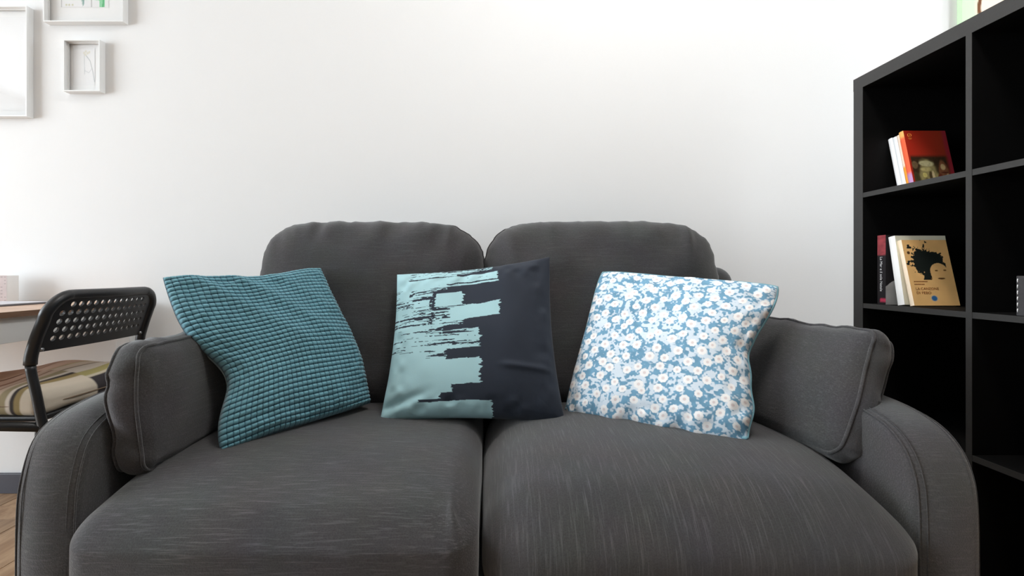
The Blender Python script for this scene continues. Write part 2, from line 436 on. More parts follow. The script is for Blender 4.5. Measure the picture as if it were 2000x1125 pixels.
def seat(x0, x1, y0, y1, zt, zb, r, crown, front, mat, seed, edge_drop, dimple, roll=0.05):
    half = ((x1-x0)/2, (y1-y0)/2, (zt-zb)/2)
    def de(q, s, nr):
        topw = np.clip(nr[:, 2], 0, 1)*ss(-0.2, 1.0, s[:, 2]) + 0.0
        sx, sy = s[:, 0], s[:, 1]
        up = ss(0.0, 1.0, s[:, 2])
        q[:, 2] += up*crown*(1-np.abs(sx)**2.6)*(1-0.7*np.abs(np.clip(sy, -1, 1))**3)
        d_ = np.clip(1-(q[:, 1]+half[1])/0.30, 0, 1); q[:, 2] -= up*roll*d_**2.2
        q[:, 2] -= up*edge_drop*ss(0.55, 1.0, np.abs(sx))*ss(0.2, -1.0, sy)*(sx > 0)
        fr = ss(-0.6, -1.0, sy)
        q[:, 1] -= fr*front*(1-np.abs(sx)**3)*(1-np.clip(s[:, 2], -1, 1)**4*0.5)
        q += nr*(0.0035*n3(q, (5, 6, 6), seed))[:, None]
        # fine gathered folds that fade away from the rims
        fold = np.sin(q[:, 0]*90+seed*5+3*n3(q, (8, 8, 8), seed+4))
        q += nr*(0.0012*fold*ss(0.8, 1.0, np.abs(sx))*fr)[:, None]
        for (dx, dy, dz, amp, wd) in dimple:
            d2 = (q[:, 0]-dx)**2+(q[:, 1]-dy)**2+(q[:, 2]-dz)**2
            ang = np.sin((q[:, 0]-dx)*170+(q[:, 2]-dz)*90)
            q += nr*(-amp*np.exp(-d2/wd**2)*(0.5+0.9*ang))[:, None]
        return q
    v, f = rbox(half, r, (64, 56, 30), center=((x0+x1)/2, (y0+y1)/2, (zt+zb)/2), deform=de)
    o = build('seat_cushion', v, f, mat, sofa, weld=True)
    return o
cx = (IX0+SPLIT)/2; 
seat(IX0+0.004, SPLIT-0.002, 0.800, 1.50, 0.455, 0.220, 0.058, 0.022, 0.012, M['linen_x'], 1.3, 0.0,
     [(0.312, -0.318, 0.095, 0.013, 0.026), (0.285, -0.30, 0.105, 0.006, 0.02)])
seat(SPLIT+0.002, IX1+0.020, 0.808, 1.50, 0.452, 0.200, 0.105, 0.034, 0.012, M['linen_yz'], 5.9, 0.025, [], 0.040)

def back_cushion(xc, hw, zc, hh, yc, ht, tilt, seed, puck):
    n = 72; u = np.linspace(-1, 1, n+1)
    # denser near the rim
    u = np.sign(u)*np.abs(u)**0.75
    A, B = np.meshgrid(u, u, indexing='ij'); A = A.ravel(); B = B.ravel()
    m = np.maximum(np.abs(A), np.abs(B)); e = 5.0
    k = m/np.maximum((np.abs(A)**e+np.abs(B)**e)**(1/e), 1e-9)
    x = A*k; z = B*k
    th = np.arctan2(z, x)
    pk = (vnoise(th*14+50, th*0+seed*3, 15)-0.5)*0.022+(vnoise(th*33+90, th*0+seed*5, 16)-0.5)*0.010
    rim = ss(0.80, 1.0, m)
    x = x*(1+pk*rim*puck); z = z*(1+pk*rim*puck)
    d = (1-m**7)**0.45
    V = []; Fs = []
    for sgn in (-1, 1):
        X = x*hw; Z = z*hh; Y = sgn*ht*d*(1+0.10*(1-m**2)-0.18*z)
        fold = np.exp(-((m-0.9)/0.13)**2)*(z > 0.2)*(vnoise(x*11+30+(1-z)*2.5*x, z*1.2+8+seed, 17)-0.55)*0.026*puck
        nz = np.array([mnoise.noise(Vector((a*3+seed, b_*3, sgn*2))) for a, b_ in zip(x, z)])
        Y = Y+sgn*(0.010*nz*(1-m**6)+fold)
        V.append(np.stack([X+xc, Y, Z], 1)); Fs.append(grid_faces(n, n, 0 if sgn < 0 else (n+1)**2, sgn > 0))
    V = np.concatenate(V); Fs = np.concatenate(Fs)
    c, s_ = math.cos(tilt), math.sin(tilt)
    Y = V[:, 1]*c+V[:, 2]*s_; Z = -V[:, 1]*s_+V[:, 2]*c
    V = np.stack([V[:, 0], Y+yc, Z+zc], 1)
    o = build('back_cushion', V, Fs, M['linen_back'], sofa, weld=True)
    # seam round the rim
    idx = [i for i in range(len(m)) if abs(m[i]-1) < 1e-9]
    idx.sort(key=lambda i: th[i])
    tube('seam', [V[i]+np.array((0, -0.004, 0.0)) for i in idx], 0.0026, M['linen_back'], o, 6, closed=True)
    return o
back_cushion(-0.374, 0.352, 0.715, 0.292, 1.495, 0.115, math.radians(9), 0.7, 1.0)
back_cushion(0.343, 0.366, 0.715, 0.294, 1.495, 0.115, math.radians(9), 4.2, 0.75)

# ------------------------------------------------------------------ contact between soft things
from mathutils.bvhtree import BVHTree
def solid(o):
    """world-space surface of a built mesh, for soft things that rest on it"""
    b0 = wloc(o.parent) if o.parent is not None else o.location
    P_ = [v.co+b0 for v in o.data.vertices]
    A_ = np.array([tuple(p) for p in P_])
    return BVHTree.FromPolygons(P_, [tuple(p.vertices) for p in o.data.polygons]), A_.min(0), A_.max(0)
def press(V, solids, overlap=0.003, deepest=0.09):
    """flatten a soft surface against what it rests on, leaving a slight overlap"""
    V = np.array(V, dtype=float)
    for rnd_ in range(2):
        for (bvh, lo, hi) in solids:
            for i in np.nonzero(((V > lo) & (V < hi)).all(1))[0]:
                p = Vector(V[i]); loc, nrm, _, dist = bvh.find_nearest(p)
                if overlap < dist < deepest and (p-loc).dot(nrm) < 0:
                    V[i] = loc-nrm*overlap
    return V
SOFA = [solid(o) for o in sofa.children if o.type == 'MESH' and o.name.split('.')[0] in ('arm', 'seat_cushion', 'back_cushion', 'back_frame')]
CUSH = []

# ------------------------------------------------------------------ loose arm cushions
def arm_cushion(name, label, center, e1, e2, half, r, seed, puff):
    e1 = np.array(e1, float); e1 /= np.linalg.norm(e1); e2 = np.array(e2, float); e2 -= e1*(e1@e2); e2 /= np.linalg.norm(e2)
    e3 = np.cross(e1, e2)
    H = half
    root = thing(name, label, 'cushion', (center[0], center[1], center[2]-0.14), 'loose grey arm cushions')
    def de(q, s, nr):
        q[:, 2] += np.sign(s[:, 2])*np.abs(s[:, 2])**1.0*puff*(1-np.abs(s[:, 0])**3)*(1-np.abs(s[:, 1])**3)
        q[:, 0] *= 1-0.05*np.abs(s[:, 1])**2*0+0.03*np.sin(s[:, 1]*3+seed)*ss(0.6, 1, np.abs(s[:, 0]))
        q[:, 1] *= 1-0.03*(1-s[:, 0]**2)*0
        q += nr*(0.007*n3(q, (9, 9, 9), seed))[:, None]
        rim = ss(0.7, 1.0, np.maximum(np.abs(s[:, 0]), np.abs(s[:, 1])))
        q += nr*(0.0026*rim*np.sin((q[:, 0]+q[:, 1])*75+4*n3(q, (14, 14, 14), seed+2)))[:, None]
        return q
    B = np.stack([e1, e2, e3])
    v, f = rbox(H, r, (50, 40, 22), basis=B, center=center, deform=de)
    v = press(v, SOFA)
    o = build('cover', v, f, M['linen_side'], root, weld=True); CUSH.append(solid(o))
    # piped seams round both faces, following the filled shape
    for sg in (1, -1):
        q = []; nr = []; k7 = math.sqrt(0.5)
        cs = [(1, 1, 0), (-1, 1, 90), (-1, -1, 180), (1, -1, 270)]
        for ci, (sx_, sy_, a0) in enumerate(cs):
            for k in range(7):
                an = math.radians(a0+90*k/6); n_ = np.array((math.cos(an)*k7, math.sin(an)*k7, sg*k7))
                q.append(np.array((sx_*(H[0]-r), sy_*(H[1]-r), sg*(H[2]-r)))+n_*r); nr.append(n_)
            nx_, ny_, _ = cs[(ci+1) % 4]
            st = q[-1].copy(); en = np.array((nx_*(H[0]-r), ny_*(H[1]-r), sg*(H[2]-r)))+nr[-1]*r
            for k in range(1, 24):
                q.append(st+(en-st)*k/24); nr.append(nr[-1])
        q = np.array(q); nr = np.array(nr)
        Q = de(q.copy(), q/np.array(H), nr)+nr*0.0008
        tube('piping', [p for p in press(Q@B+np.array(center), SOFA)], 0.0034, M['linen_side'], root, 8, closed=True)
    return root
arm_cushion('arm_cushion', 'upright dark grey linen cushion between the ribbed teal pillow and sofa arm', (-0.703, 1.139, 0.576), (0.02, 1, 0), (-0.03, 0, 1), (0.229, 0.132, 0.035), 0.033, 1.1, 0.022)
arm_cushion('arm_cushion', 'slanting dark grey linen cushion leaning on the sofa arm beside the bookcase', (0.745, 1.189, 0.582), (0.26, -1, 0), (0.42, 0, 0.91), (0.205, 0.150, 0.040), 0.037, 2.6, 0.025)

# ------------------------------------------------------------------ throw pillows
def pillow_surface(cor, n, thick, pinch, power, sgn, seed, folds=None, relief=None, warp=None, rnd=0.0):
    TL, TR, BR, BL = [np.array(c) for c in cor]
    u = np.linspace(0, 1, n+1); U, W = np.meshgrid(u, u, indexing='ij'); U = U.ravel(); W = W.ravel()
    a = 2*U-1; b_ = 2*W-1
    # edges of a filled cover draw in between the corners
    pa = a*(1-pinch*(1-b_**2)*np.abs(a)**2); pb = b_*(1-pinch*(1-a**2)*np.abs(b_)**2)
    cr = 1-rnd*(np.abs(a)*np.abs(b_))**5
    uu = (pa*cr+1)/2; ww = (pb*cr+1)/2
    if warp is not None:
        du, dw = warp(U, W); uu = uu+du; ww = ww+dw
    P = (TL[None]*((1-uu)*(1-ww))[:, None]+TR[None]*(uu*(1-ww))[:, None]+BR[None]*(uu*ww)[:, None]+BL[None]*((1-uu)*ww)[:, None])
    e1 = (TR+BR-TL-BL); e2 = (BL+BR-TL-TR); nn = np.cross(e1, e2); nn /= np.linalg.norm(nn)
    if nn[1] > 0: nn = -nn               # towards the room
    body = np.clip((1-np.abs(a)**2.2)*(1-np.abs(b_)**2.2), 0, 1)**power
    h = sgn*thick*body*(1+0.25*b_)
    low = (vnoise(a*2.2+9+seed, b_*2.2+9, 3+int(seed))-0.5)*0.020*body
    rimw = np.exp(-((np.maximum(np.abs(a), np.abs(b_))-0.86)/0.12)**2)
    puck = (vnoise(a*9+20, b_*9+20, 11+int(seed))-0.5)*0.010*rimw*(body > 0)
    h = h+(low+puck)*(1 if sgn > 0 else 0.5)*ss(0, 0.15, body)
    if folds is not None and sgn > 0: h = h+folds(U, W)*ss(0, 0.3, body)
    if relief is not None and sgn > 0: h = h+relief
    return P+nn[None]*h[:, None], U, W
def pillow(name, label, cor, thick, mat, colfun, n=300, nb=64, pinch=0.05, power=0.42, seed=1, folds=None, relieffun=None, back_col=(0.1, 0.1, 0.1), warp=None, rnd=0.0):
    cen = sum((Vector(c) for c in cor), Vector())/4
    root = thing(name, label, 'pillow', (cen.x, cen.y, min(c[2] for c in cor)))
    u = np.linspace(0, 1, n+1); U, W = np.meshgrid(u, u, indexing='ij')
    rel = relieffun(U.ravel(), W.ravel()) if relieffun else None
    V, U, W = pillow_surface(cor, n, thick, pinch, power, 1, seed, folds, rel[0] if rel else None, warp, rnd)
    Vb, Ub, Wb = pillow_surface(cor, nb, thick*0.75, pinch, power, -1, seed, warp=warp, rnd=rnd)
    V = press(V, SOFA+CUSH); Vb = press(Vb, SOFA+CUSH)
    col = colfun(U, W, rel)
    build('front_cover', V, grid_faces(n, n), mat, root, cols=col)
    build('back_cover', Vb, grid_faces(nb, nb, 0, True), mat, root, cols=np.tile(np.array(back_col), (len(Vb), 1)))
    return root, V, n
def rim_points(V, n, step=4):
    g = V.reshape(n+1, n+1, 3)
    P = list(g[0:n:step, 0])+list(g[n, 0:n:step])+list(g[n:0:-step, n])+list(g[0, n:0:-step])
    return P

# teal chenille
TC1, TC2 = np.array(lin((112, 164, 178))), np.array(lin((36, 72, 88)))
ROWS, COLS = 37, 31
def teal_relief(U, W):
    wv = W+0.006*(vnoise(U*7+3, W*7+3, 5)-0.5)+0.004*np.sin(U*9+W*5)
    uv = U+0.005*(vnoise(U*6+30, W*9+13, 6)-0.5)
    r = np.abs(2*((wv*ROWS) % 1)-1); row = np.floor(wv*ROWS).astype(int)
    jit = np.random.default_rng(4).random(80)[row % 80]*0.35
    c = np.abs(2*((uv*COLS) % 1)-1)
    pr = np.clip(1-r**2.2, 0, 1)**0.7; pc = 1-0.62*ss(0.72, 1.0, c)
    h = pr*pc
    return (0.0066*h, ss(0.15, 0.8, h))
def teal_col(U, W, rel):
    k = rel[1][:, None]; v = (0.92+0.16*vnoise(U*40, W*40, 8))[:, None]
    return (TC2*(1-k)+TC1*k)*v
def teal_folds(U, W):
    s = (U*0.85-W*0.75)
    return 0.006*np.exp(-((s-0.10)/0.05)**2)*ss(0.75, 0.2, W)+0.007*np.exp(-((s-0.30)/0.05)**2)*ss(0.8, 0.3, W)+0.004*np.exp(-((s-0.50)/0.04)**2)*ss(0.6, 0.1, W)
def teal_warp(U, W):
    return (0.15*(1-U)**2.2*np.exp(-((W-0.62)/0.20)**2)+0.045*U**3*np.exp(-((W-0.62)/0.28)**2), 0.035*(1-W)**3*np.sin(np.pi*U)**2)
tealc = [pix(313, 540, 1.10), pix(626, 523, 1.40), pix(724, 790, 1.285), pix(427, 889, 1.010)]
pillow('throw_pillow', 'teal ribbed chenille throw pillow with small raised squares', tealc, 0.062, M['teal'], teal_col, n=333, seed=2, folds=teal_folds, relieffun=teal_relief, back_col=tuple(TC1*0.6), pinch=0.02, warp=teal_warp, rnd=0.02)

# brush-stroke pillow
NAVY = np.array(lin((44, 50, 61))); AQUA = np.array(lin((170, 208, 214)))
def paint_col(U, W, rel):
    fb = lambda a_, b2, sd: vnoise(a_, b2, sd)*0.6+vnoise(a_*2.3+7, b2*2.3+3, sd+50)*0.4
    w_ = W+0.03*(U-0.2)+(fb(U*14, W*30, 20)-0.5)*0.012
    tip = (fb(W*70+3, U*9, 21)-0.5)*0.03+(vnoise(W*190, U*20, 22)-0.5)*0.014
    mk = np.zeros_like(U)
    def stroke(w0, w1, u1, dry=0.0, u0=-1.0, slope=0.0, sd=1):
        """one pull of the brush: w0..w1 tall, ends at u1; dry = share of bristle gaps"""
        nonlocal mk
        wc = w_+slope*(U-0.3)
        e = (wc > w0) & (wc < w1) & (U < u1+tip) & (U > u0+tip)
        st = vnoise(U*3.2+sd*7, W*140+sd, 30+sd)*0.48+vnoise(U*11+sd*3, W*240, 60+sd)*0.30+vnoise(U*75, W*210, 90+sd)*0.22
        mk = np.where(e & (st > dry*(0.78+0.56*vnoise(U*5, W*6, 80+sd))), 1.0, mk)
    stroke(-1, 0.055, 0.62, 0.40, sd=1); stroke(-1, 0.10, 0.10, 0.2, sd=12)
    stroke(0.050, 0.085, 0.40, 0.42, sd=2)
    stroke(0.078, 0.140, 0.655, 0.25, sd=3); stroke(0.078, 0.19, 0.34, 0.40, sd=13)
    stroke(0.150, 0.163, 0.66, 0.2, sd=4)
    stroke(0.19, 0.33, 0.255, 0.33, sd=5); stroke(0.16, 0.22, 0.10, 0.3, sd=14)
    stroke(0.213, 0.308, 0.445, 0.0, 0.275, sd=6)
    stroke(0.325, 0.420, 0.665, 0.0, 0.37, 0.05, sd=7); stroke(0.31, 0.44, 0.46, 0.34, sd=8)
    stroke(0.42, 0.50, 0.34, 0.34, sd=15); stroke(0.475, 0.590, 0.550, 0.36, sd=9)
    stroke(0.58, 0.67, 0.36, 0.28, sd=10); stroke(0.655, 0.805, 0.552, 0.0, sd=11, slope=0.02)
    stroke(0.60, 0.70, 0.22, 0.0, sd=16)
    stroke(0.79, 0.850, 0.40, 0.0, sd=17); stroke(0.84, 0.885, 0.34, 0.0, sd=18); stroke(0.83, 0.95, 0.22, 0.0, sd=20)
    stroke(0.903, 2.0, 0.61, 0.0, sd=19)
    # scratched dark gaps
    nz = fb(U*30, W*120, 35)
    dark = (np.abs(w_-0.185+0.05*(U-0.3)) < 0.013) & (U > 0.10) & (U < 0.45)
    dark |= (np.abs(U-0.262-0.01*np.sin(W*40)) < 0.012) & (w_ > 0.20) & (w_ < 0.42)
    dark |= (np.abs(w_-0.452+0.05*(U-0.4)) < 0.022*ss(0.15, 0.5, U)) & (U > 0.2)
    dark |= (np.abs(w_-0.625) < 0.030*ss(0.22, 0.5, U)) & (U > 0.24)
    mk = np.where(dark & (nz > 0.42), 0, mk)
    k = mk[:, None]; v = (0.94+0.1*vnoise(U*12, W*12, 37))[:, None]
    return (NAVY*(1-k)+AQUA*k)*v
def paint_folds(U, W):
    f = 0.006*np.exp(-((W-0.70-0.10*(U-0.8))/0.02)**2)*ss(0.62, 0.72, U)*ss(1.0, 0.9, U)
    s = (W-0.86)-0.35*(0.2-U)
    return f-0.010*np.exp(-(s/0.030)**2)*ss(0.34, 0.10, U)+0.004*np.sin(U*30+W*12)*ss(0.82, 1.0, W)*ss(0.35, 0.0, U)
paintc = [pix(774, 535, 1.37), pix(1075, 500, 1.375), pix(1107, 832, 1.205), pix(739, 826, 1.215)]
pillow('throw_pillow', 'square navy throw pillow with pale aqua brush strokes', paintc, 0.070, M['paint_pillow'], paint_col, n=420, seed=5, folds=paint_folds, back_col=tuple(NAVY), pinch=0.070, power=0.5, rnd=0.012)

# floral pillow
BLUE = np.array(lin((114, 160, 188))); WHT = np.array((0.92, 0.91, 0.90)); PINK = np.array(lin((226, 214, 212)))
def floral_col(U, W, rel):
    n = 421
    rs = np.random.default_rng(12)
    col = np.tile(BLUE, (len(U), 1))*(0.88+0.24*vnoise(U*45, W*45, 41))[:, None]
    # small pale leaves and sprigs
    sp = vnoise(U*46+3, W*46+8, 42)*0.55+vnoise(U*105, W*105, 43)*0.45
    k = ss(0.44, 0.58, sp)[:, None]; col = col*(1-k)+np.array((0.70, 0.79, 0.87))*k
    g = 10.2
    pts = []
    for i in range(-1, 18):
        for j in range(-1, 18):
            for (ox, oy) in ((0, 0), (0.5, 0.5)):
                pts.append(((i+ox+rs.uniform(-.16, .16)+0.12*j % 1)/g*1.12, (j+oy+rs.uniform(-.16, .16))/g*1.12, rs.uniform(0.0205, 0.0265)))
    u1 = U.reshape(n, n); w1 = W.reshape(n, n); col = col.reshape(n, n, 3)
    for (cu, cw, r) in pts:
        i0 = int((cu-r*1.3)*(n-1)); i1 = int((cu+r*1.3)*(n-1))+2; j0 = int((cw-r*1.3)*(n-1)); j1 = int((cw+r*1.3)*(n-1))+2
        i0 = max(i0, 0); j0 = max(j0, 0); i1 = min(i1, n); j1 = min(j1, n)
        if i0 >= i1 or j0 >= j1: continue
        du = u1[i0:i1, j0:j1]-cu; dw = w1[i0:i1, j0:j1]-cw
        d = np.hypot(du, dw); an = np.arctan2(dw, du)
        e = r*(1+0.05*np.cos(an*8+cu*99))
        k = ss(1.05, 0.9, d/e)[..., None]; c = col[i0:i1, j0:j1]
        pet = WHT[None, None]*np.ones_like(c)
        kc = ss(0.42, 0.25, d/r)[..., None]; pet = pet*(1-kc)+PINK*kc
        col[i0:i1, j0:j1] = c*(1-k)+pet*k
    return col.reshape(-1, 3)
def flo_folds(U, W):
    s = W-0.28-0.25*(0.55-U)
    return 0.006*np.exp(-((U-0.60-0.15*(W-0.3))/0.05)**2)*ss(0.6, 0.25, W)-0.004*np.exp(-(s/0.03)**2)*ss(0.65, 0.4, U)+0.005*np.sin(W*38)*ss(0.86, 1.0, U)+0.004*np.sin(U*44)*ss(0.88, 1.0, W)
def flo_warp(U, W):
    return (-U**5*(0.075*np.exp(-((W-0.45)/0.24)**2)+0.0045*np.sin(W*30)*ss(0.3, 0.5, W)), W**6*0.012*np.sin(U*26))
floc = [pix(1172, 527, 1.405), pix(1530, 556, 1.165), pix(1462, 876, 1.035), pix(1098, 812, 1.265)]
fr, fv, fn = pillow('throw_pillow', 'white and blue floral throw pillow with pale aqua piping', floc, 0.066, M['floral'], floral_col, n=420, seed=8, folds=flo_folds, back_col=tuple(BLUE), pinch=0.025, power=0.40, warp=flo_warp, rnd=0.045)
tube('piping', [p for p in press(rim_points(fv, fn, 6), SOFA, -0.002)], 0.0035, M['aqua_piping'], fr, 8, closed=True)

# ------------------------------------------------------------------ bookcase
BX, BD = 1.18, 0.385
BY1 = 1.552; ow = 0.038; iw = 0.015; cell = 0.329; ch = 0.336
BY0 = BY1-2*ow-2*cell-iw
bk = thing('bookcase', 'black-brown cube bookcase with open compartments beside the sofa', 'bookcase', (BX+BD/2, (BY0+BY1)/2, 0))
TOP = 1.472
def board(name, ext, edge=True):
    o = box(name, (ext[0]+0.0012,)+ext[1:], M['black'], bk)
    if edge: box('edge_strip', (ext[0], ext[0]+0.0012)+ext[2:], M['black_edge'], o)
    return o
board('side_panel', (BX, BX+BD, BY1-ow, BY1, 0, TOP-ow))
board('side_panel', (BX, BX+BD, BY0, BY0+ow, 0, TOP-ow))
board('top_panel', (BX, BX+BD, BY0-0.001, BY1+0.001, TOP-ow, TOP))
zb = TOP-ow-4*ch-3*iw
board('bottom_panel', (BX, BX+BD, BY0+ow, BY1-ow, 0.0, zb))
dv = BY1-ow-cell
board('divider', (BX, BX+BD, dv-iw, dv, zb, TOP-ow))
SH = []
for i in range(1, 4):
    zt = TOP-ow-i*ch-(i-1)*iw; SH.append(zt)
    board('shelf', (BX+0.001, BX+BD, dv, BY1-ow, zt-iw, zt))
    board('shelf', (BX+0.001, BX+BD, BY0+ow, dv-iw, zt-iw, zt))
box('back_panel', (BX+BD, BX+BD+0.005, BY0, BY1, 0, TOP), M['black'], bk)

# ------------------------------------------------------------------ books
def book(label, spine_x, y, z, wd, th, ht, lean, spine_col, cover_fun=None, cover_col=(0.8, 0.8, 0.8), group='books in the bookcase', yaw=0.0, spine_fun=None):
    """spine looks out of the bookcase (-X), front cover looks to the room (-Y); y = side of the book nearest the room at its foot"""
    root = thing('book', label, 'book', (spine_x, y, z+th*math.sin(lean)-0.0002), group)
    root.rotation_euler = (-lean, 0, yaw)
    t = 0.0012
    def loc_build(name, V, Fc, mat, parent, cols=None, smooth=False):
        me = bpy.data.meshes.new(name); me.from_pydata([tuple(v) for v in np.asarray(V).tolist()], [], [tuple(q) for q in Fc])
        if cols is not None:
            a = me.color_attributes.new('Col', 'FLOAT_COLOR', 'POINT'); cc = np.ones((len(V), 4), np.float32); cc[:, :3] = cols; a.data.foreach_set('color', cc.ravel())
        me.materials.append(mat); me.update()
        if smooth: me.polygons.foreach_set('use_smooth', [True]*len(me.polygons))
        o = bpy.data.objects.new(name, me); C.objects.link(o); o.parent = parent; return o
    # pages
    v, f = box_vf(t, wd-0.0015, t, th-t, 0.001, ht-0.001); loc_build('pages', v, f, M['pages'], root)
    # front cover: fine grid that carries the printed picture
    nx_, nz_ = (110, 160) if cover_fun else (4, 4)
    a, b_ = np.meshgrid(np.linspace(0, 1, nx_+1), np.linspace(0, 1, nz_+1), indexing='ij'); a = a.ravel(); b_ = b_.ravel()
    col = cover_fun(a, 1-b_) if cover_fun else np.tile(np.array(cover_col), (len(a), 1))
    V = np.stack([a*wd, np.zeros_like(a), b_*ht], 1); n0 = len(V)
    V2 = V.copy(); V2[:, 1] = t
    loc_build('front_cover', np.concatenate([V, V2]), np.concatenate([grid_faces(nx_, nz_), grid_faces(nx_, nz_, n0, True)]).tolist(), M['print'], root, np.concatenate([col, col]))
    # back cover
    v, f = box_vf(0, wd, th-t, th, 0, ht); loc_build('back_cover', v, f, M['print'], root, np.tile(np.array(cover_col), (8, 1)))
    # slightly rounded spine
    ny, nz2 = 6, 40 if spine_fun else 6
    a, b_ = np.meshgrid(np.linspace(0, 1, ny+1), np.linspace(0, 1, nz2+1), indexing='ij'); a = a.ravel(); b_ = b_.ravel()
    V = np.stack([-0.0022*(1-(2*a-1)**2)-0.0002, a*th, b_*ht], 1)
    V2 = V.copy(); V2[:, 0] = t; n0 = len(V)
    col = spine_fun(a, 1-b_) if spine_fun else np.tile(np.array(spine_col), (len(a), 1))
    loc_build('spine', np.concatenate([V, V2]), np.concatenate([grid_faces(ny, nz2, 0, True), grid_faces(ny, nz2, n0)]).tolist(), M['print'], root, np.concatenate([col, col]), True)
    return root
TXT = {}
def text(body, size, mat, parent, loc, rot, name='lettering', align='LEFT', width=None):
    cu = bpy.data.curves.new(name, 'FONT'); cu.body = body; cu.size = size; cu.align_x = align; cu.extrude = 0.0001
    cu.resolution_u = 3
    tmp = bpy.data.objects.new('tmp', cu); C.objects.link(tmp)
    bpy.context.view_layer.update()
    me = bpy.data.meshes.new_from_object(tmp.evaluated_get(bpy.context.evaluated_depsgraph_get()))
    bpy.data.objects.remove(tmp)
    me.name = name; me.materials.clear(); me.materials.append(mat)
    o = bpy.data.objects.new(name, me); C.objects.link(o); o.parent = parent; o.location = loc; o.rotation_euler = rot
    if width:
        xs = [v.co.x for v in me.vertices]; o.scale = (width/(max(xs)-min(xs)),)*1+(1, 1)
    return o
M['ink_white'] = plain('white_ink', (0.75, 0.75, 0.75), 0.8)
M['ink_brown'] = plain('brown_ink', lin((150, 92, 44)), 0.8)
M['ink_gold'] = plain('orange_ink', lin((250, 150, 60)), 0.8)
M['ink_red'] = plain('red_ink', lin((170, 50, 56)), 0.8)
M['ink_dark'] = plain('dark_ink', lin((60, 40, 30)), 0.8)

def red_cover(a, b_):
    base = np.array(lin((196, 44, 24)))[None]*(1-a[:, None])+np.array(lin((150, 52, 28)))[None]*a[:, None]
    edge = ss(0.86, 0.94, a)[:, None]; base = base*(1-edge)+np.array(lin((158, 40, 52)))*edge
    # picture of weathered stone heads on the lower half
    pic = (ss(0.42, 0.50, b_)*ss(0.95, 0.84, a)*ss(0.02, 0.06, a))[:, None]
    br = np.array(lin((58, 40, 22))); stone = np.array(lin((182, 168, 116)))
    c = np.tile(br, (len(a), 1))
    def blob(cx, cy, rx, ry, col, soft=0.35):
        nonlocal c
        d = np.hypot((a-cx)/rx, (b_-cy)/ry)+0.25*(vnoise(a*11+cx*9, b_*11, 51)-0.5)
        k = ss(1.0, 1-soft, d)[:, None]; c = c*(1-k)+np.array(col)*k
    blob(0.40, 0.78, 0.26, 0.30, lin((150, 136, 88))); blob(0.38, 0.60, 0.20, 0.06, lin((196, 186, 140)))
    blob(0.34, 0.70, 0.15, 0.05, lin((186, 170, 112))); blob(0.30, 0.80, 0.06, 0.05, lin((206, 190, 112)))
    blob(0.44, 0.82, 0.05, 0.09, lin((84, 66, 38))); blob(0.50, 0.80, 0.035, 0.10, lin((206, 184, 138)))
    blob(0.12, 0.62, 0.09, 0.08, lin((120, 96, 66))); blob(0.10, 0.86, 0.10, 0.14, lin((70, 62, 34)))
    blob(0.46, 0.93, 0.07, 0.02, lin((180, 160, 112))); blob(0.33, 0.90, 0.05, 0.06, lin((120, 104, 66)))
    blob(0.76, 0.74, 0.14, 0.22, lin((134, 84, 52))); blob(0.76, 0.66, 0.07, 0.06, lin((200, 170, 120)))
    blob(0.78, 0.76, 0.10, 0.018, lin((96, 48, 30))); blob(0.84, 0.86, 0.05, 0.10, lin((196, 160, 110))); blob(0.66, 0.86, 0.08, 0.10, lin((112, 44, 26)))
    c = c*(0.8+0.4*vnoise(a*26, b_*30, 52))[:, None]
    return base*(1-pic)+c*pic
def red_spine(a, b_):
    c = np.tile(np.array(lin((246, 108, 72))), (len(a), 1))
    k = (ss(0.72, 0.80, b_)*ss(0.98, 0.93, b_))[:, None]; c = c*(1-k)+np.array(lin((196, 150, 196)))*k
    k = ss(0.14, 0.08, b_)[:, None]; return c*(1-k)+np.array(lin((252, 190, 110)))*k
def orange_spine(a, b_):
    c = np.tile(np.array(lin((252, 226, 206))), (len(a), 1))
    k = ss(0.58, 0.62, b_)[:, None]*(b_ < 0.93)[:, None]; c = c*(1-k)+np.array(lin((250, 166, 60)))*k
    k = ((a < 0.3) & (b_ > 0.1))[:, None]; return np.where(k, np.array(lin((244, 140, 80))), c)
S1, S2 = SH[0], SH[1]
LE = math.radians(12.5)
sx = 1.258
ft = 1.4160       # foot of the red book
book('thin paperback with an orange and red cover showing weathered stone heads', sx, ft, S1, 0.128, 0.016, 0.181, LE, (0.8, 0.3, 0.1), red_cover, lin((190, 50, 30)), spine_fun=red_spine)
rb = bpy.data.objects[-1] if False else [o for o in C.objects if o.name.startswith('book') and o.type == 'EMPTY' and 'category' in o and o['category'] == 'book'][-1]
def mark(parts):
    v = []; f = []
    for (bv, bf_) in parts:
        o_ = len(v); v += [tuple(p) for p in bv]; f += [tuple(i+o_ for i in x) for x in bf_]
    me = bpy.data.meshes.new('publisher_mark'); me.from_pydata(v, [], f); me.materials.append(M['ink_gold'])
    mo = bpy.data.objects.new('publisher_mark', me); C.objects.link(mo); mo.parent = rb
mark([tube_vf([(0.016+0.0055*math.cos(t), -0.0003, 0.166+0.0055*math.sin(t)) for t in np.linspace(0, 2*math.pi, 25)[:-1]], 0.0008, 6, True),
      box_vf(0.0153, 0.0167, -0.0006, 0.0, 0.1625, 0.1695), box_vf(0.0105, 0.0215, -0.0006, 0.0, 0.1555, 0.1570), box_vf(0.0125, 0.0195, -0.0006, 0.0, 0.1520, 0.1535)])
c_ = math.cos(LE)
book('slim paperback with a cream and orange spine next to the red one', sx+0.004, ft+0.0163/c_, S1, 0.122, 0.012, 0.175, LE, (0.9, 0.8, 0.7), None, lin((250, 220, 190)), spine_fun=orange_spine)
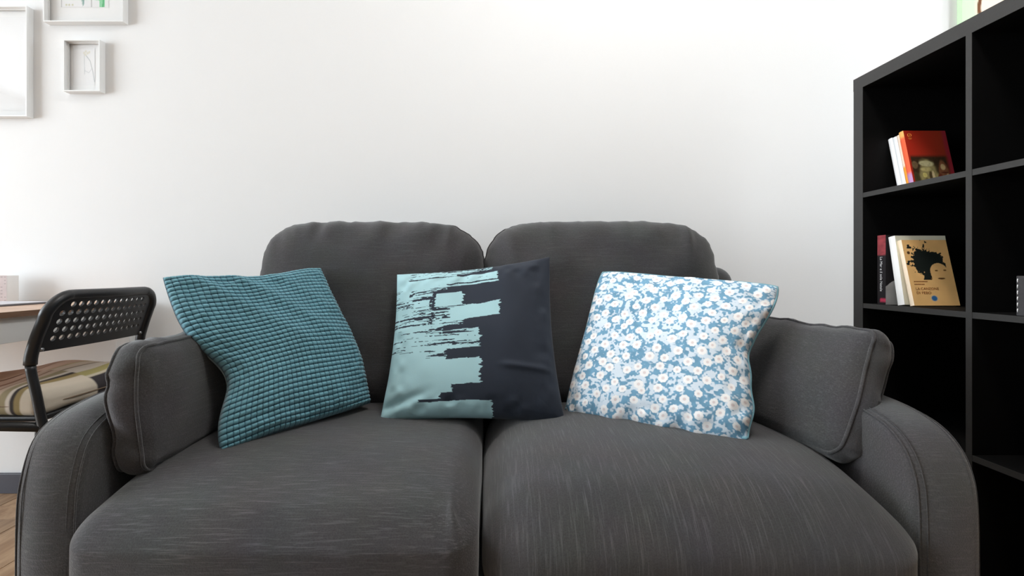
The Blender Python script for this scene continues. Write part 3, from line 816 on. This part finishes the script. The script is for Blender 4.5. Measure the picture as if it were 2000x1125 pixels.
book('white paperback with a faint bluish spine between two leaning books', sx+0.003, ft+0.0286/c_, S1, 0.124, 0.015, 0.172, LE, lin((246, 248, 250)), None, lin((236, 238, 242)))
book('plain white paperback leaning outermost against the bookcase side panel', sx+0.003, ft+0.0439/c_, S1, 0.124, 0.016, 0.172, LE, lin((252, 252, 252)), None, lin((245, 245, 245)))

# second shelf
def orange_cover(a, b_):
    c = np.tile(np.array(lin((250, 198, 128))), (len(a), 1))*(0.95+0.1*vnoise(a*8, b_*8, 61))[:, None]
    blk = np.array(lin((26, 32, 28))); brn = np.array(lin((120, 78, 34)))
    nz = vnoise(a*24, b_*30, 62)*0.6+vnoise(a*55, b_*70, 63)*0.4
    d = np.hypot((a-0.40)/0.27, (b_-0.33)/0.21)+0.85*(nz-0.5)*ss(0.25, 1.1, np.hypot((a-0.44)/0.27, (b_-0.33)/0.22))
    hair = d < 0.95
    d2 = np.hypot((a-0.62)/0.26, (b_-0.28)/0.10)+0.5*(nz-0.5); hair |= d2 < 0.95
    # lock falling along the cheek
    d3 = np.abs(a-(0.43-0.10*(b_-0.45)))/0.085+0.9*(nz-0.5); hair |= (d3 < 0.9) & (b_ > 0.40) & (b_ < 0.615)
    d4 = np.abs(b_-(0.30+0.42*(a-0.62)**1.0))/0.045+0.5*(nz-0.5); hair |= (d4 < 0.9) & (a > 0.6) & (a < 0.88)
    face = (np.hypot((a-0.70)/0.20, (b_-0.50)/0.14) < 1) & (b_ > 0.36+0.4*(a-0.75)**2)
    hair &= ~face
    spl = (vnoise(a*17+4, b_*24+9, 64) > 0.80) & (np.hypot((a-0.34)/0.36, (b_-0.26)/0.28) < 1.0)
    hair |= spl & ~face
    c = np.where(hair[:, None], blk, c)
    def spot(cx, cy, rx, ry, col):
        nonlocal c
        k = ss(1.1, 0.8, np.hypot((a-cx)/rx, (b_-cy)/ry))[:, None]; c = c*(1-k)+np.array(col)*k
    spot(0.64, 0.475, 0.035, 0.012, brn); spot(0.83, 0.470, 0.035, 0.012, brn)
    spot(0.72, 0.595, 0.085, 0.013, lin((96, 56, 22))); spot(0.50, 0.595, 0.016, 0.014, brn); spot(0.10, 0.20, 0.035, 0.025, lin((74, 46, 22)))
    spot(0.47, 0.893, 0.078, 0.047, lin((196, 190, 176))); spot(0.47, 0.893, 0.064, 0.040, lin((52, 108, 160)))
    return c
def black_cover(a, b_):
    c = np.tile(np.array(lin((30, 27, 29))), (len(a), 1))
    gr = np.array(lin((176, 174, 172)))
    sh = (b_ > 0.66+0.9*(np.clip(0.16-a, 0, 1))**1.3-0.22*np.clip(a-0.16, 0, 0.5))
    k = (ss(0, 0.02, sh.astype(float)))[:, None]
    c = c*(1-k)+gr*(0.75+0.35*vnoise(a*7, b_*9, 71))[:, None]*k
    d = np.hypot((a-0.36)/0.12, (b_-0.50)/0.07); k = ss(1, 0.8, d)[:, None]
    return c*(1-k)+np.array(lin((130, 126, 124)))*k
def black_spine(a, b_):
    c = np.tile(np.array(lin((34, 31, 33))), (len(a), 1))
    k = (ss(0.30, 0.27, b_)*(0.45+0.55*vnoise(a*3, b_*70, 72)))[:, None]; c = c*(1-k)+np.array(lin((166, 70, 76)))*k
    k = ((b_ > 0.90) & (b_ < 0.96) & (a < 0.6))[:, None]; return np.where(k, np.array(lin((186, 60, 86))), c)
bb1 = book('upright black hardback with a dark red spine top behind the white book', 1.198, 1.4470, S2, 0.150, 0.031, 0.212, 0.0, (0.02, 0.02, 0.02), black_cover, lin((34, 31, 33)), spine_fun=black_spine)
text('La Mar e il sole Natale', 0.0125, M['ink_white'], bb1, (-0.0026, 0.018, 0.146), (math.pi/2, math.pi/2, -math.pi/2), 'spine_title', width=0.105)
LE2 = math.radians(13)
f2 = 1.3640
ob = book('orange paperback with a black ink portrait and blue dot on its cover', 1.212, f2, S2, 0.131, 0.014, 0.196, LE2, lin((252, 232, 206)), orange_cover, lin((232, 190, 130)))
text('LA CANZONE', 0.0105, M['ink_brown'], ob, (0.012, -0.0006, 0.0455), (math.pi/2, 0, 0), 'title', width=0.066)
text('DI FEBO', 0.0105, M['ink_brown'], ob, (0.012, -0.0006, 0.0335), (math.pi/2, 0, 0), 'title', width=0.042)
for (zz, w0, nb_) in ((0.0685, 0.040, 9), (0.0605, 0.030, 7)):     # two rows of illegible small print
    v = []; f = []
    for q in range(nb_):
        bv, bf_ = box_vf(0.012+q*w0/nb_, 0.012+(q+0.7)*w0/nb_, -0.0004, 0.0, zz, zz+0.0032); o_ = len(v); v += bv; f += [tuple(i+o_ for i in x) for x in bf_]
    me = bpy.data.meshes.new('small_print'); me.from_pydata(v, [], f); me.materials.append(M['ink_brown'])
    so = bpy.data.objects.new('small_print', me); C.objects.link(so); so.parent = ob
book('thick white book with a cream top edge behind the orange paperback', 1.206, 1.3895, S2, 0.150, 0.0235, 0.207, math.radians(9.5), lin((253, 252, 250)), None, lin((232, 228, 206)))
# stitched felt box in the next compartment
fb = thing('storage_box', 'low dark grey felt box with white edge stitching on a bookcase shelf', 'box', (1.30, 0.96, S2))
bx0, bx1, by0, by1, bh = 1.192, 1.42, 0.86, 1.082, 0.090
for (e, nm_) in (((bx0, bx0+.006, by0, by1, S2, S2+bh), 'side'), ((bx1-.006, bx1, by0, by1, S2, S2+bh), 'side'),
                 ((bx0+.006, bx1-.006, by0, by0+.006, S2, S2+bh), 'side'), ((bx0+.006, bx1-.006, by1-.006, by1, S2, S2+bh), 'side'),
                 ((bx0+.006, bx1-.006, by0+.006, by1-.006, S2, S2+.006), 'bottom')):
    box(nm_, e, M['grey_felt'], fb, b=0.0015)
for k in range(6):
    z0 = S2+0.008+k*0.0135
    tube('stitch', [(bx0-0.0008, by1-0.004, z0), (bx0-0.0014, by1-0.004, z0+0.004), (bx0-0.0008, by1-0.004, z0+0.008)], 0.0011, M['stitch'], fb, 6)
for k in range(11):
    y0 = by1-0.018-k*0.0195
    tube('stitch', [(bx0-0.0008, y0, S2+bh-0.004), (bx0-0.0014, y0-0.005, S2+bh-0.004), (bx0-0.0008, y0-0.011, S2+bh-0.004)], 0.0011, M['stitch'], fb, 6)

# ------------------------------------------------------------------ wall pictures
YF = WALL_Y-0.028
def frame_pic(label, x0, x1, z0, z1, printrect, colfun, nx_=60, nz_=80, group='white box frames on the wall'):
    root = thing('picture_frame', label, 'picture', ((x0+x1)/2, WALL_Y, z0), group)
    lip = 0.0042; back = WALL_Y-0.0005
    # four mitred rails: thin front lip, deep inner and outer sides
    def rail(p, q, inn):
        (ax, az), (bx_, bz) = p, q
        (ux, uz), (vx, vz) = inn
        V = [(ax, YF, az), (bx_, YF, bz), (vx, YF, vz), (ux, YF, uz), (ax, back, az), (bx_, back, bz), (vx, back, vz), (ux, back, uz)]
        Fc = [(0, 1, 2, 3), (4, 7, 6, 5), (0, 4, 5, 1), (3, 2, 6, 7), (0, 3, 7, 4), (1, 5, 6, 2)]
        build('rail', V, Fc, M['frame_white'], root, smooth=False, weld=True)
    i0, i1, j0, j1 = x0+lip, x1-lip, z0+lip, z1-lip
    rail((x0, z0), (x1, z0), ((i0, j0), (i1, j0))); rail((x0, z1), (x1, z1), ((i0, j1), (i1, j1)))
    rail((x0, z0), (x0, z1), ((i0, j0), (i0, j1))); rail((x1, z0), (x1, z1), ((i1, j0), (i1, j1)))
    # inner slip that holds the glass, then glass, mount and print
    yg = YF+0.019
    s = 0.0035
    for e in ((i0, i0+s, yg-0.003, yg, j0, j1), (i1-s, i1, yg-0.003, yg, j0, j1), (i0+s, i1-s, yg-0.003, yg, j0, j0+s), (i0+s, i1-s, yg-0.003, yg, j1-s, j1)):
        box('slip', e, M['frame_white'], root)
    box('glass', (i0, i1, yg, yg+0.0015, j0, j1), M['glass'], root)
    box('mount', (i0, i1, yg+0.005, back, j0, j1), M['paper'], root)
    px0, px1, pz0, pz1 = printrect
    a, b_ = np.meshgrid(np.linspace(0, 1, nx_+1), np.linspace(0, 1, nz_+1), indexing='ij'); a = a.ravel(); b_ = b_.ravel()
    V = np.stack([px0+a*(px1-px0), np.full_like(a, yg+0.0042), pz0+b_*(pz1-pz0)], 1)
    build('print', V, grid_faces(nx_, nz_), M['print'], root, cols=colfun(a, 1-b_), smooth=False)
    return root
WHITE = np.array((0.86, 0.86, 0.86))
def line_k(a, b_, pts, wd):
    k = np.zeros_like(a)
    for (p, q) in zip(pts[:-1], pts[1:]):
        d = np.array(q)-np.array(p); L2 = d@d
        t = np.clip(((a-p[0])*d[0]+(b_-p[1])*d[1])/L2, 0, 1)
        dd = np.hypot(a-p[0]-t*d[0], (b_-p[1]-t*d[1])*1.4)
        k = np.maximum(k, ss(wd, wd*0.4, dd))
    return k
def small_art(a, b_):
    c = np.tile(WHITE*0.97, (len(a), 1))
    def put(k, col):
        nonlocal c
        c = c*(1-k[:, None])+np.array(col)*k[:, None]
    put(line_k(a, b_, [(0.50, 0.16), (0.53, 0.70)], 0.02)*0.55, lin((170, 176, 178)))
    put(line_k(a, b_, [(0.60, 0.20), (0.78, 0.34), (0.90, 0.62), (0.98, 0.90)], 0.025)*0.7, lin((160, 166, 168)))
    put(line_k(a, b_, [(0.53, 0.60), (0.72, 0.66), (0.84, 0.56)], 0.02)*0.5, lin((180, 184, 186)))
    for (x, y) in ((0.50, 0.12), (0.58, 0.08), (0.66, 0.13), (0.56, 0.17), (0.74, 0.10)):
        put(ss(1, 0.3, np.hypot((a-x)/0.07, (b_-y)/0.05))*0.6, lin((214, 208, 180)))
    put(((a < 0.02) | (a > 0.985)).astype(float)*0.35, lin((190, 194, 198)))
    return c
def botanic_art(a, b_):
    c = np.tile(WHITE*0.96, (len(a), 1))
    def put(k, col):
        nonlocal c
        c = c*(1-k[:, None])+np.array(col)*k[:, None]
    put((np.abs(a-0.64) < 0.008).astype(float)*0.6, lin((150, 150, 150)))
    put((a < 0.012).astype(float)*0.6, lin((150, 150, 150)))
    # hanging leaf on the first sheet, stalk with leaves on the second
    put((np.abs(a-0.46+0.03*(b_-0.9)) < 0.12*np.clip(0.99-b_, 0, 1)**0.6*(b_ > 0.55)).astype(float)*0.9, lin((150, 178, 172)))
    put((np.abs(a-0.47) < 0.05*np.clip(0.985-b_, 0, 1)**0.5*(b_ > 0.6)).astype(float)*0.8, lin((104, 150, 144)))
    put(((np.abs(a-0.86) < 0.055+0.05*(1-b_)) & (b_ > 0.25)).astype(float)*0.9, lin((120, 206, 150)))
    put(((np.abs(a-0.89-0.1*(0.9-b_)) < 0.018) & (b_ > 0.3)).astype(float), lin((72, 178, 112)))
    put(((np.abs(a-0.78) < 0.07*np.clip(b_-0.2, 0, 1)) & (b_ > 0.2) & (b_ < 0.9)).astype(float)*0.7, lin((140, 210, 160)))
    for x in (0.11, 0.17, 0.24):
        put(ss(1, 0.3, np.hypot((a-x)/0.03, (b_-0.965)/0.022))*0.8, lin((196, 192, 150)))
    put(line_k(a, b_, [(0.46, 0.6), (0.44, 0.2), (0.40, 0.05)], 0.02), lin((130, 160, 150)))
    return c
def blank_art(a, b_):
    c = np.tile(WHITE, (len(a), 1)); k = (0.05*vnoise(a*4, b_*4, 81))[:, None]; return c*(1-k)
xr = (52-CX)/F*YF
zt_, zb_ = pix(0, 11, YF).z, pix(0, 227, YF).z
frame_pic('large white box frame holding a nearly blank white print', xr-0.325, xr, zb_, zt_, (xr-0.300, xr-0.025, zb_+0.03, zt_-0.03), blank_art)
x0, x1, zb_ = pix(84, 0, YF).x, pix(240, 0, YF).x, pix(0, 42, YF).z
frame_pic('white box frame with green leaf prints hanging above the smallest frame', x0, x1, zb_, zb_+0.40, (pix(118, 0, YF+.02).x, pix(211, 0, YF+.02).x, pix(0, 13, YF+.02).z, pix(0, 13, YF+.02).z+0.25), botanic_art, 90, 110)
x0, x1, zb_, zt_ = pix(123, 0, YF).x, pix(194.5, 0, YF).x, pix(0, 178, YF).z, pix(0, 77, YF).z
frame_pic('smallest white box frame with a faint pencil flower drawing', x0, x1, zb_, zt_, (pix(142, 0, YF+.02).x, pix(184, 0, YF+.02).x, pix(0, 166, YF+.02).z, pix(0, 94, YF+.02).z), small_art)

# green canvas high on the wall beside the bookcase
def canvas_art(a, b_):
    c = np.tile(np.array(lin((206, 236, 196))), (len(a), 1))
    d = np.hypot((a-0.36)/0.27, (b_-0.50)/0.25)
    k = ss(1.12, 0.98, d)[:, None]; c = c*(1-k)+np.array(lin((250, 230, 206)))*k
    k = (ss(0.045, 0.028, np.abs(d-1.0)))[:, None]; return c*(1-k)+np.array(lin((112, 70, 40)))*k
cx0 = pix(1879, 0, WALL_Y-0.02).x
cv = thing('wall_canvas', 'pale green canvas with a cream round shape outlined in brown', 'canvas', (cx0+0.36, WALL_Y, 1.55))
box('stretcher', (cx0, cx0+0.72, WALL_Y-0.0195, WALL_Y-0.0005, 1.55, 2.15), M['green_edge'], cv)
a, b_ = np.meshgrid(np.linspace(0, 1, 181), np.linspace(0, 1, 151), indexing='ij'); a = a.ravel(); b_ = b_.ravel()
build('painted_front', np.stack([cx0+a*0.72, np.full_like(a, WALL_Y-0.020), 1.55+b_*0.60], 1), grid_faces(180, 150), M['canvas'], cv, cols=canvas_art(a, 1-b_), smooth=False)

# ------------------------------------------------------------------ table
TX1, TX0, TY0, TY1, TZ = -1.33, -2.55, 1.02, WALL_Y-0.004, 0.736
tb = thing('table', 'white table with a light wooden top standing against the wall', 'table', ((TX0+TX1)/2, (TY0+TY1)/2, 0))
tt = box('table_top', (TX0+.001, TX1-.001, TY0+.001, TY1-.001, TZ-0.016, TZ), M['table_top'], tb)
box('edge_strip', (TX1-.001, TX1, TY0, TY1, TZ-0.016, TZ-0.0003), M['table_edge'], tt)
box('edge_strip', (TX0, TX1-.001, TY0, TY0+.001, TZ-0.016, TZ-0.0003), M['table_edge'], tt)
for e in ((TX1-0.035, TX1-0.015, TY0+.06, TY1-.05, TZ-0.088, TZ-0.016), (TX0+0.015, TX0+0.035, TY0+.06, TY1-.05, TZ-0.088, TZ-0.016),
          (TX0+.06, TX1-.06, TY0+.015, TY0+.035, TZ-0.088, TZ-0.016), (TX0+.06, TX1-.06, TY1-.035, TY1-.015, TZ-0.088, TZ-0.016)):
    box('apron', e, M['white_paint'], tb, b=0.001)
for (lx, ly) in ((TX1-0.062, TY0+.012), (TX1-0.062, TY1-.062), (TX0+.012, TY0+.012), (TX0+.012, TY1-.062)):
    box('leg', (lx, lx+0.05, ly, ly+0.05, 0, TZ-0.016), M['white_paint'], tb, b=0.002)
# flat closed device and small carton on the table
dv_ = thing('tablet', 'flat silver tablet with a dark edge lying on the table', 'tablet', (-1.60, 1.55, TZ))
dx0, dx1, dy0, dy1 = -1.80, -1.555, 1.500, 1.685
box('body', (dx0, dx1, dy0, dy1, TZ, TZ+0.006), M['device_edge'], dv_, b=0.002)
box('cover', (dx0+.002, dx1-.002, dy0+.002, dy1-.002, TZ+0.006, TZ+0.0075), M['device'], dv_)
def carton_art(a, b_):
    c = np.tile(np.array(lin((206, 192, 190))), (len(a), 1))*(0.92+0.12*vnoise(a*5, b_*6, 91))[:, None]
    dots = (np.abs((b_*8) % 1-0.5) < 0.16) & (np.abs((a*9) % 1-0.5) < 0.30) & (vnoise(np.floor(a*9)*1.7, np.floor(b_*8)*1.3, 92) > 0.42)
    c[dots] *= 0.72
    return c
ct = thing('carton', 'small pale pink carton with rows of grey print on the table', 'box', (-1.86, 1.755, TZ))
k0 = pix(13, 0, 1.74).x
box('body', (k0-0.11, k0, 1.7405, 1.785, TZ, TZ+0.098), M['paper'], ct, b=0.001)
a, b_ = np.meshgrid(np.linspace(0, 1, 91), np.linspace(0, 1, 81), indexing='ij'); a = a.ravel(); b_ = b_.ravel()
build('printed_front', np.stack([k0-0.11+a*0.11, np.full_like(a, 1.740), TZ+b_*0.098], 1), grid_faces(90, 80), M['print'], ct, cols=carton_art(a, 1-b_), smooth=False)

# ------------------------------------------------------------------ chair (faces the table end; its back is turned to the sofa)
CYN, CYF = 1.262, 1.655        # near and far uprights
chr_ = thing('chair', 'black metal chair with a perforated backrest pulled up to the table', 'chair', (-1.40, (CYN+CYF)/2, 0))
def bx_at(z):      # how far back the tilted backrest stands at height z
    return -1.222+(z-0.625)*0.36
ZT = 0.783; ZBk = 0.632
rc = 0.062
# hoop tube round the backrest: up, across, down
def upright(y, s):
    return [(-1.095, y, 0.0), (-1.13, y, 0.18), (-1.185, y, 0.42), (-1.206, y, 0.52), (-1.222, y, 0.60), (bx_at(0.66), y, 0.66), (bx_at(ZT-rc-0.005), y+s*0.002, ZT-rc-0.005)]
def corner(y, s):
    out = []
    for k in range(1, 7):
        an = math.pi/2*k/7
        z = ZT-rc+rc*math.sin(an); out.append((bx_at(z), y+s*(rc-rc*math.cos(an)), z))
    return out
near = upright(CYN, 1)+corner(CYN, 1); far = upright(CYF, -1)+corner(CYF, -1)
full = near+[(bx_at(ZT), CYN+rc+0.01, ZT), (bx_at(ZT)+0.012, (CYN+CYF)/2, ZT), (bx_at(ZT), CYF-rc-0.01, ZT)]+far[::-1]
P = resample(full, 5)
cut_n = [p for p in P if p.z < 0.605 and p.y < (CYN+CYF)/2]; cut_f = [p for p in P if p.z < 0.605 and p.y > (CYN+CYF)/2]
hoop = [p for p in P if p.z >= 0.598]
tube('leg', cut_n, 0.0115, M['chair_black'], chr_, 14)
tube('leg', cut_f, 0.0115, M['chair_black'], chr_, 14)
tube('back_hoop', hoop, 0.0145, M['chair_black'], chr_, 14)
# perforated sheet
def panel():
    V = []; Fc = []
    ya, yb, za, zb2 = CYN+0.030, CYF-0.030, ZBk+0.022, ZT-0.014
    nc, nr_ = 14, 5
    cw = (yb-ya)/nc; chh = (zb2-za)/nr_
    K = 16
    def P3(y, z):
        bow = 0.012*(1-((y-(CYN+CYF)/2)/((CYF-CYN)/2))**2)
        return (bx_at(z)+bow, y, z)
    def add(pts): 
        o = len(V); V.extend(P3(*p) for p in pts); return o
    for r_ in range(nr_):
        for c in range(nc):
            y0, z0 = ya+c*cw, za+r_*chh; cy, cz = y0+cw/2, z0+chh/2
            hole = not (r_ == nr_-1 and c in (0, nc-1))
            sq = []
            for k in range(K):
                an = 2*math.pi*k/K+math.pi/4
                x_, z_ = math.cos(an), math.sin(an); mx_ = max(abs(x_), abs(z_))
                sq.append((cy+x_/mx_*cw/2, cz+z_/mx_*chh/2))
            if hole:
                R = 0.0077
                o = add(sq+[(cy+R*math.cos(2*math.pi*k/K+math.pi/4), cz+R*math.sin(2*math.pi*k/K+math.pi/4)) for k in range(K)])
                for k in range(K): Fc.append((o+k, o+(k+1) % K, o+K+(k+1) % K, o+K+k))
            else:
                o = add(sq); Fc.append(tuple(o+k for k in range(K)))
    def strip(y0, y1, z0, z1, n=14):
        for k in range(n):
            a0 = y0+(y1-y0)*k/n; a1 = y0+(y1-y0)*(k+1)/n
            o = add([(a0, z0), (a1, z0), (a1, z1), (a0, z1)]); Fc.append((o, o+1, o+2, o+3))
    for k in range(5):       # side strips follow the rounded hoop corner
        wd_ = ya-CYN-0.002
        o0, o1 = (0.002+wd_*k/4, 0.002+wd_*(k+1)/4) if k < 4 else (ya-CYN, ya-CYN+0.0125)
        arc = lambda o_: ZT-rc+math.sqrt(max(rc**2-(rc-o_)**2, 0))
        for (p, q) in ((CYN+o0, CYN+o1), (CYF-o1, CYF-o0)):
            za_, zc_ = arc(min(p-CYN, CYF-p)), arc(min(q-CYN, CYF-q))
            lo = ZBk if k < 4 else zb2-0.001
            o = add([(p, lo), (q, lo), (q, max(zc_, lo)), (p, max(za_, lo))]); Fc.append((o, o+1, o+2, o+3))
    strip(ya, yb, ZBk, za); strip(ya+0.012, yb-0.012, zb2, ZT-0.002)
    return V, Fc
V, Fc = panel()
po = build('back_panel', V, Fc, M['chair_black'], chr_, smooth=False, weld=True)
sm = po.modifiers.new('thickness', 'SOLIDIFY'); sm.thickness = 0.007; sm.offset = 0
for y in (CYN+0.017, CYF-0.017):
    tube('screw', [(bx_at(ZBk+.006)+0.003, y, ZBk+0.006), (bx_at(ZBk+.006)+0.012, y, ZBk+0.006)], 0.0048, M['screw'], chr_, 12)
# seat pan, side rails and front legs
SZ = 0.435
def pan(q, s, nr):
    q[:, 2] -= 0.010*(1-s[:, 0]**2)*(1-s[:, 1]**2); return q
v, f = rbox((0.185, 0.180, 0.009), 0.008, (30, 30, 8), center=(-1.395, (CYN+CYF)/2, SZ+0.016), deform=pan); build('seat', v, f, M['chair_black'], chr_, weld=True)
for y in (CYN, CYF):
    tube('side_rail', [(-1.190, y, SZ), (-1.540, y, SZ+0.006)], 0.0125, M['chair_black'], chr_, 14)
    tube('leg', resample([(-1.520, y, SZ+0.002), (-1.553, y, SZ-0.012), (-1.566, y, SZ-0.06), (-1.590, y, 0.0)], 6), 0.0115, M['chair_black'], chr_, 14)
tube('cross_rail', [(-1.530, CYN, SZ), (-1.530, CYF, SZ)], 0.010, M['chair_black'], chr_, 12)

# striped seat pad lying on the chair
def pad():
    cxp, cyp, hx, hy, hz = -1.408, (CYN+CYF)/2+0.004, 0.195, 0.186, 0.030
    def de(q, s, nr):
        q[:, 2] += ss(0, 1, s[:, 2])*(0.016*(1-np.abs(s[:, 0])**4)*(1-np.abs(s[:, 1])**4)+0.026*ss(-0.3, 1.0, s[:, 1])*ss(-1.1, 0.4, s[:, 0])*(1-np.abs(s[:, 0])**6)+0.006*np.sin(s[:, 0]*5+s[:, 1]*3))
        q += nr*(0.005*n3(q, (10, 10, 10), 6.6))[:, None]; return q
    v, f = rbox((hx, hy, hz), 0.024, (150, 110, 34), center=(cxp, cyp, SZ+0.052), deform=de)
    x = (v[:, 0]-cxp)/hx; y = (v[:, 1]-cyp)/hy
    v = press(v, [solid(o) for o in chr_.children if o.name.split('.')[0] == 'seat'], 0.002)
    seqA = [((208, 196, 178), .24), ((150, 132, 92), .10), ((66, 60, 58), .07), ((214, 204, 192), .06), ((158, 146, 116), .12), ((196, 176, 156), .10), ((120, 84, 66), .03), ((190, 166, 148), .16), ((136, 100, 82), .05), ((186, 158, 140), .2), ((110, 78, 60), .05), ((196, 170, 150), 1.5)]
    seqB = [((62, 58, 60), .14), ((196, 186, 166), .06), ((160, 150, 100), .13), ((212, 200, 186), .22), ((120, 104, 84), .02), ((206, 190, 172), .18), ((168, 160, 116), .04), ((186, 160, 142), .3), ((128, 92, 74), .05), ((192, 164, 146), 1.5)]
    t = 1.0-x
    col = np.zeros((len(v), 3))
    for seq, sel in ((seqA, y < 0.02), (seqB, y >= 0.02)):
        acc = -0.2; 
        for i, (c, wd) in enumerate(seq):
            k = sel & (t >= acc) & (t < acc+wd+(0.2 if i == 0 else 0)); col[k] = lin(c); acc += wd+(0.2 if i == 0 else 0)
    root = thing('seat_pad', 'beige and brown striped seat pad lying on the black chair', 'seat pad', (cxp, cyp, SZ+0.024))
    build('cover', v, f, M['seatpad'], root, weld=True, cols=col)
    zz = SZ+0.050
    P = []
    for k in range(80):
        an = 2*math.pi*k/80; ca, sa = math.cos(an), math.sin(an); e = 7
        kk = (abs(ca)**e+abs(sa)**e)**(-1/e); P.append((cxp+ca*kk*(hx+0.001), cyp+sa*kk*(hy+0.001), zz))
    tube('seam', P, 0.0018, M['pad_seam'], root, 6, closed=True)
pad()
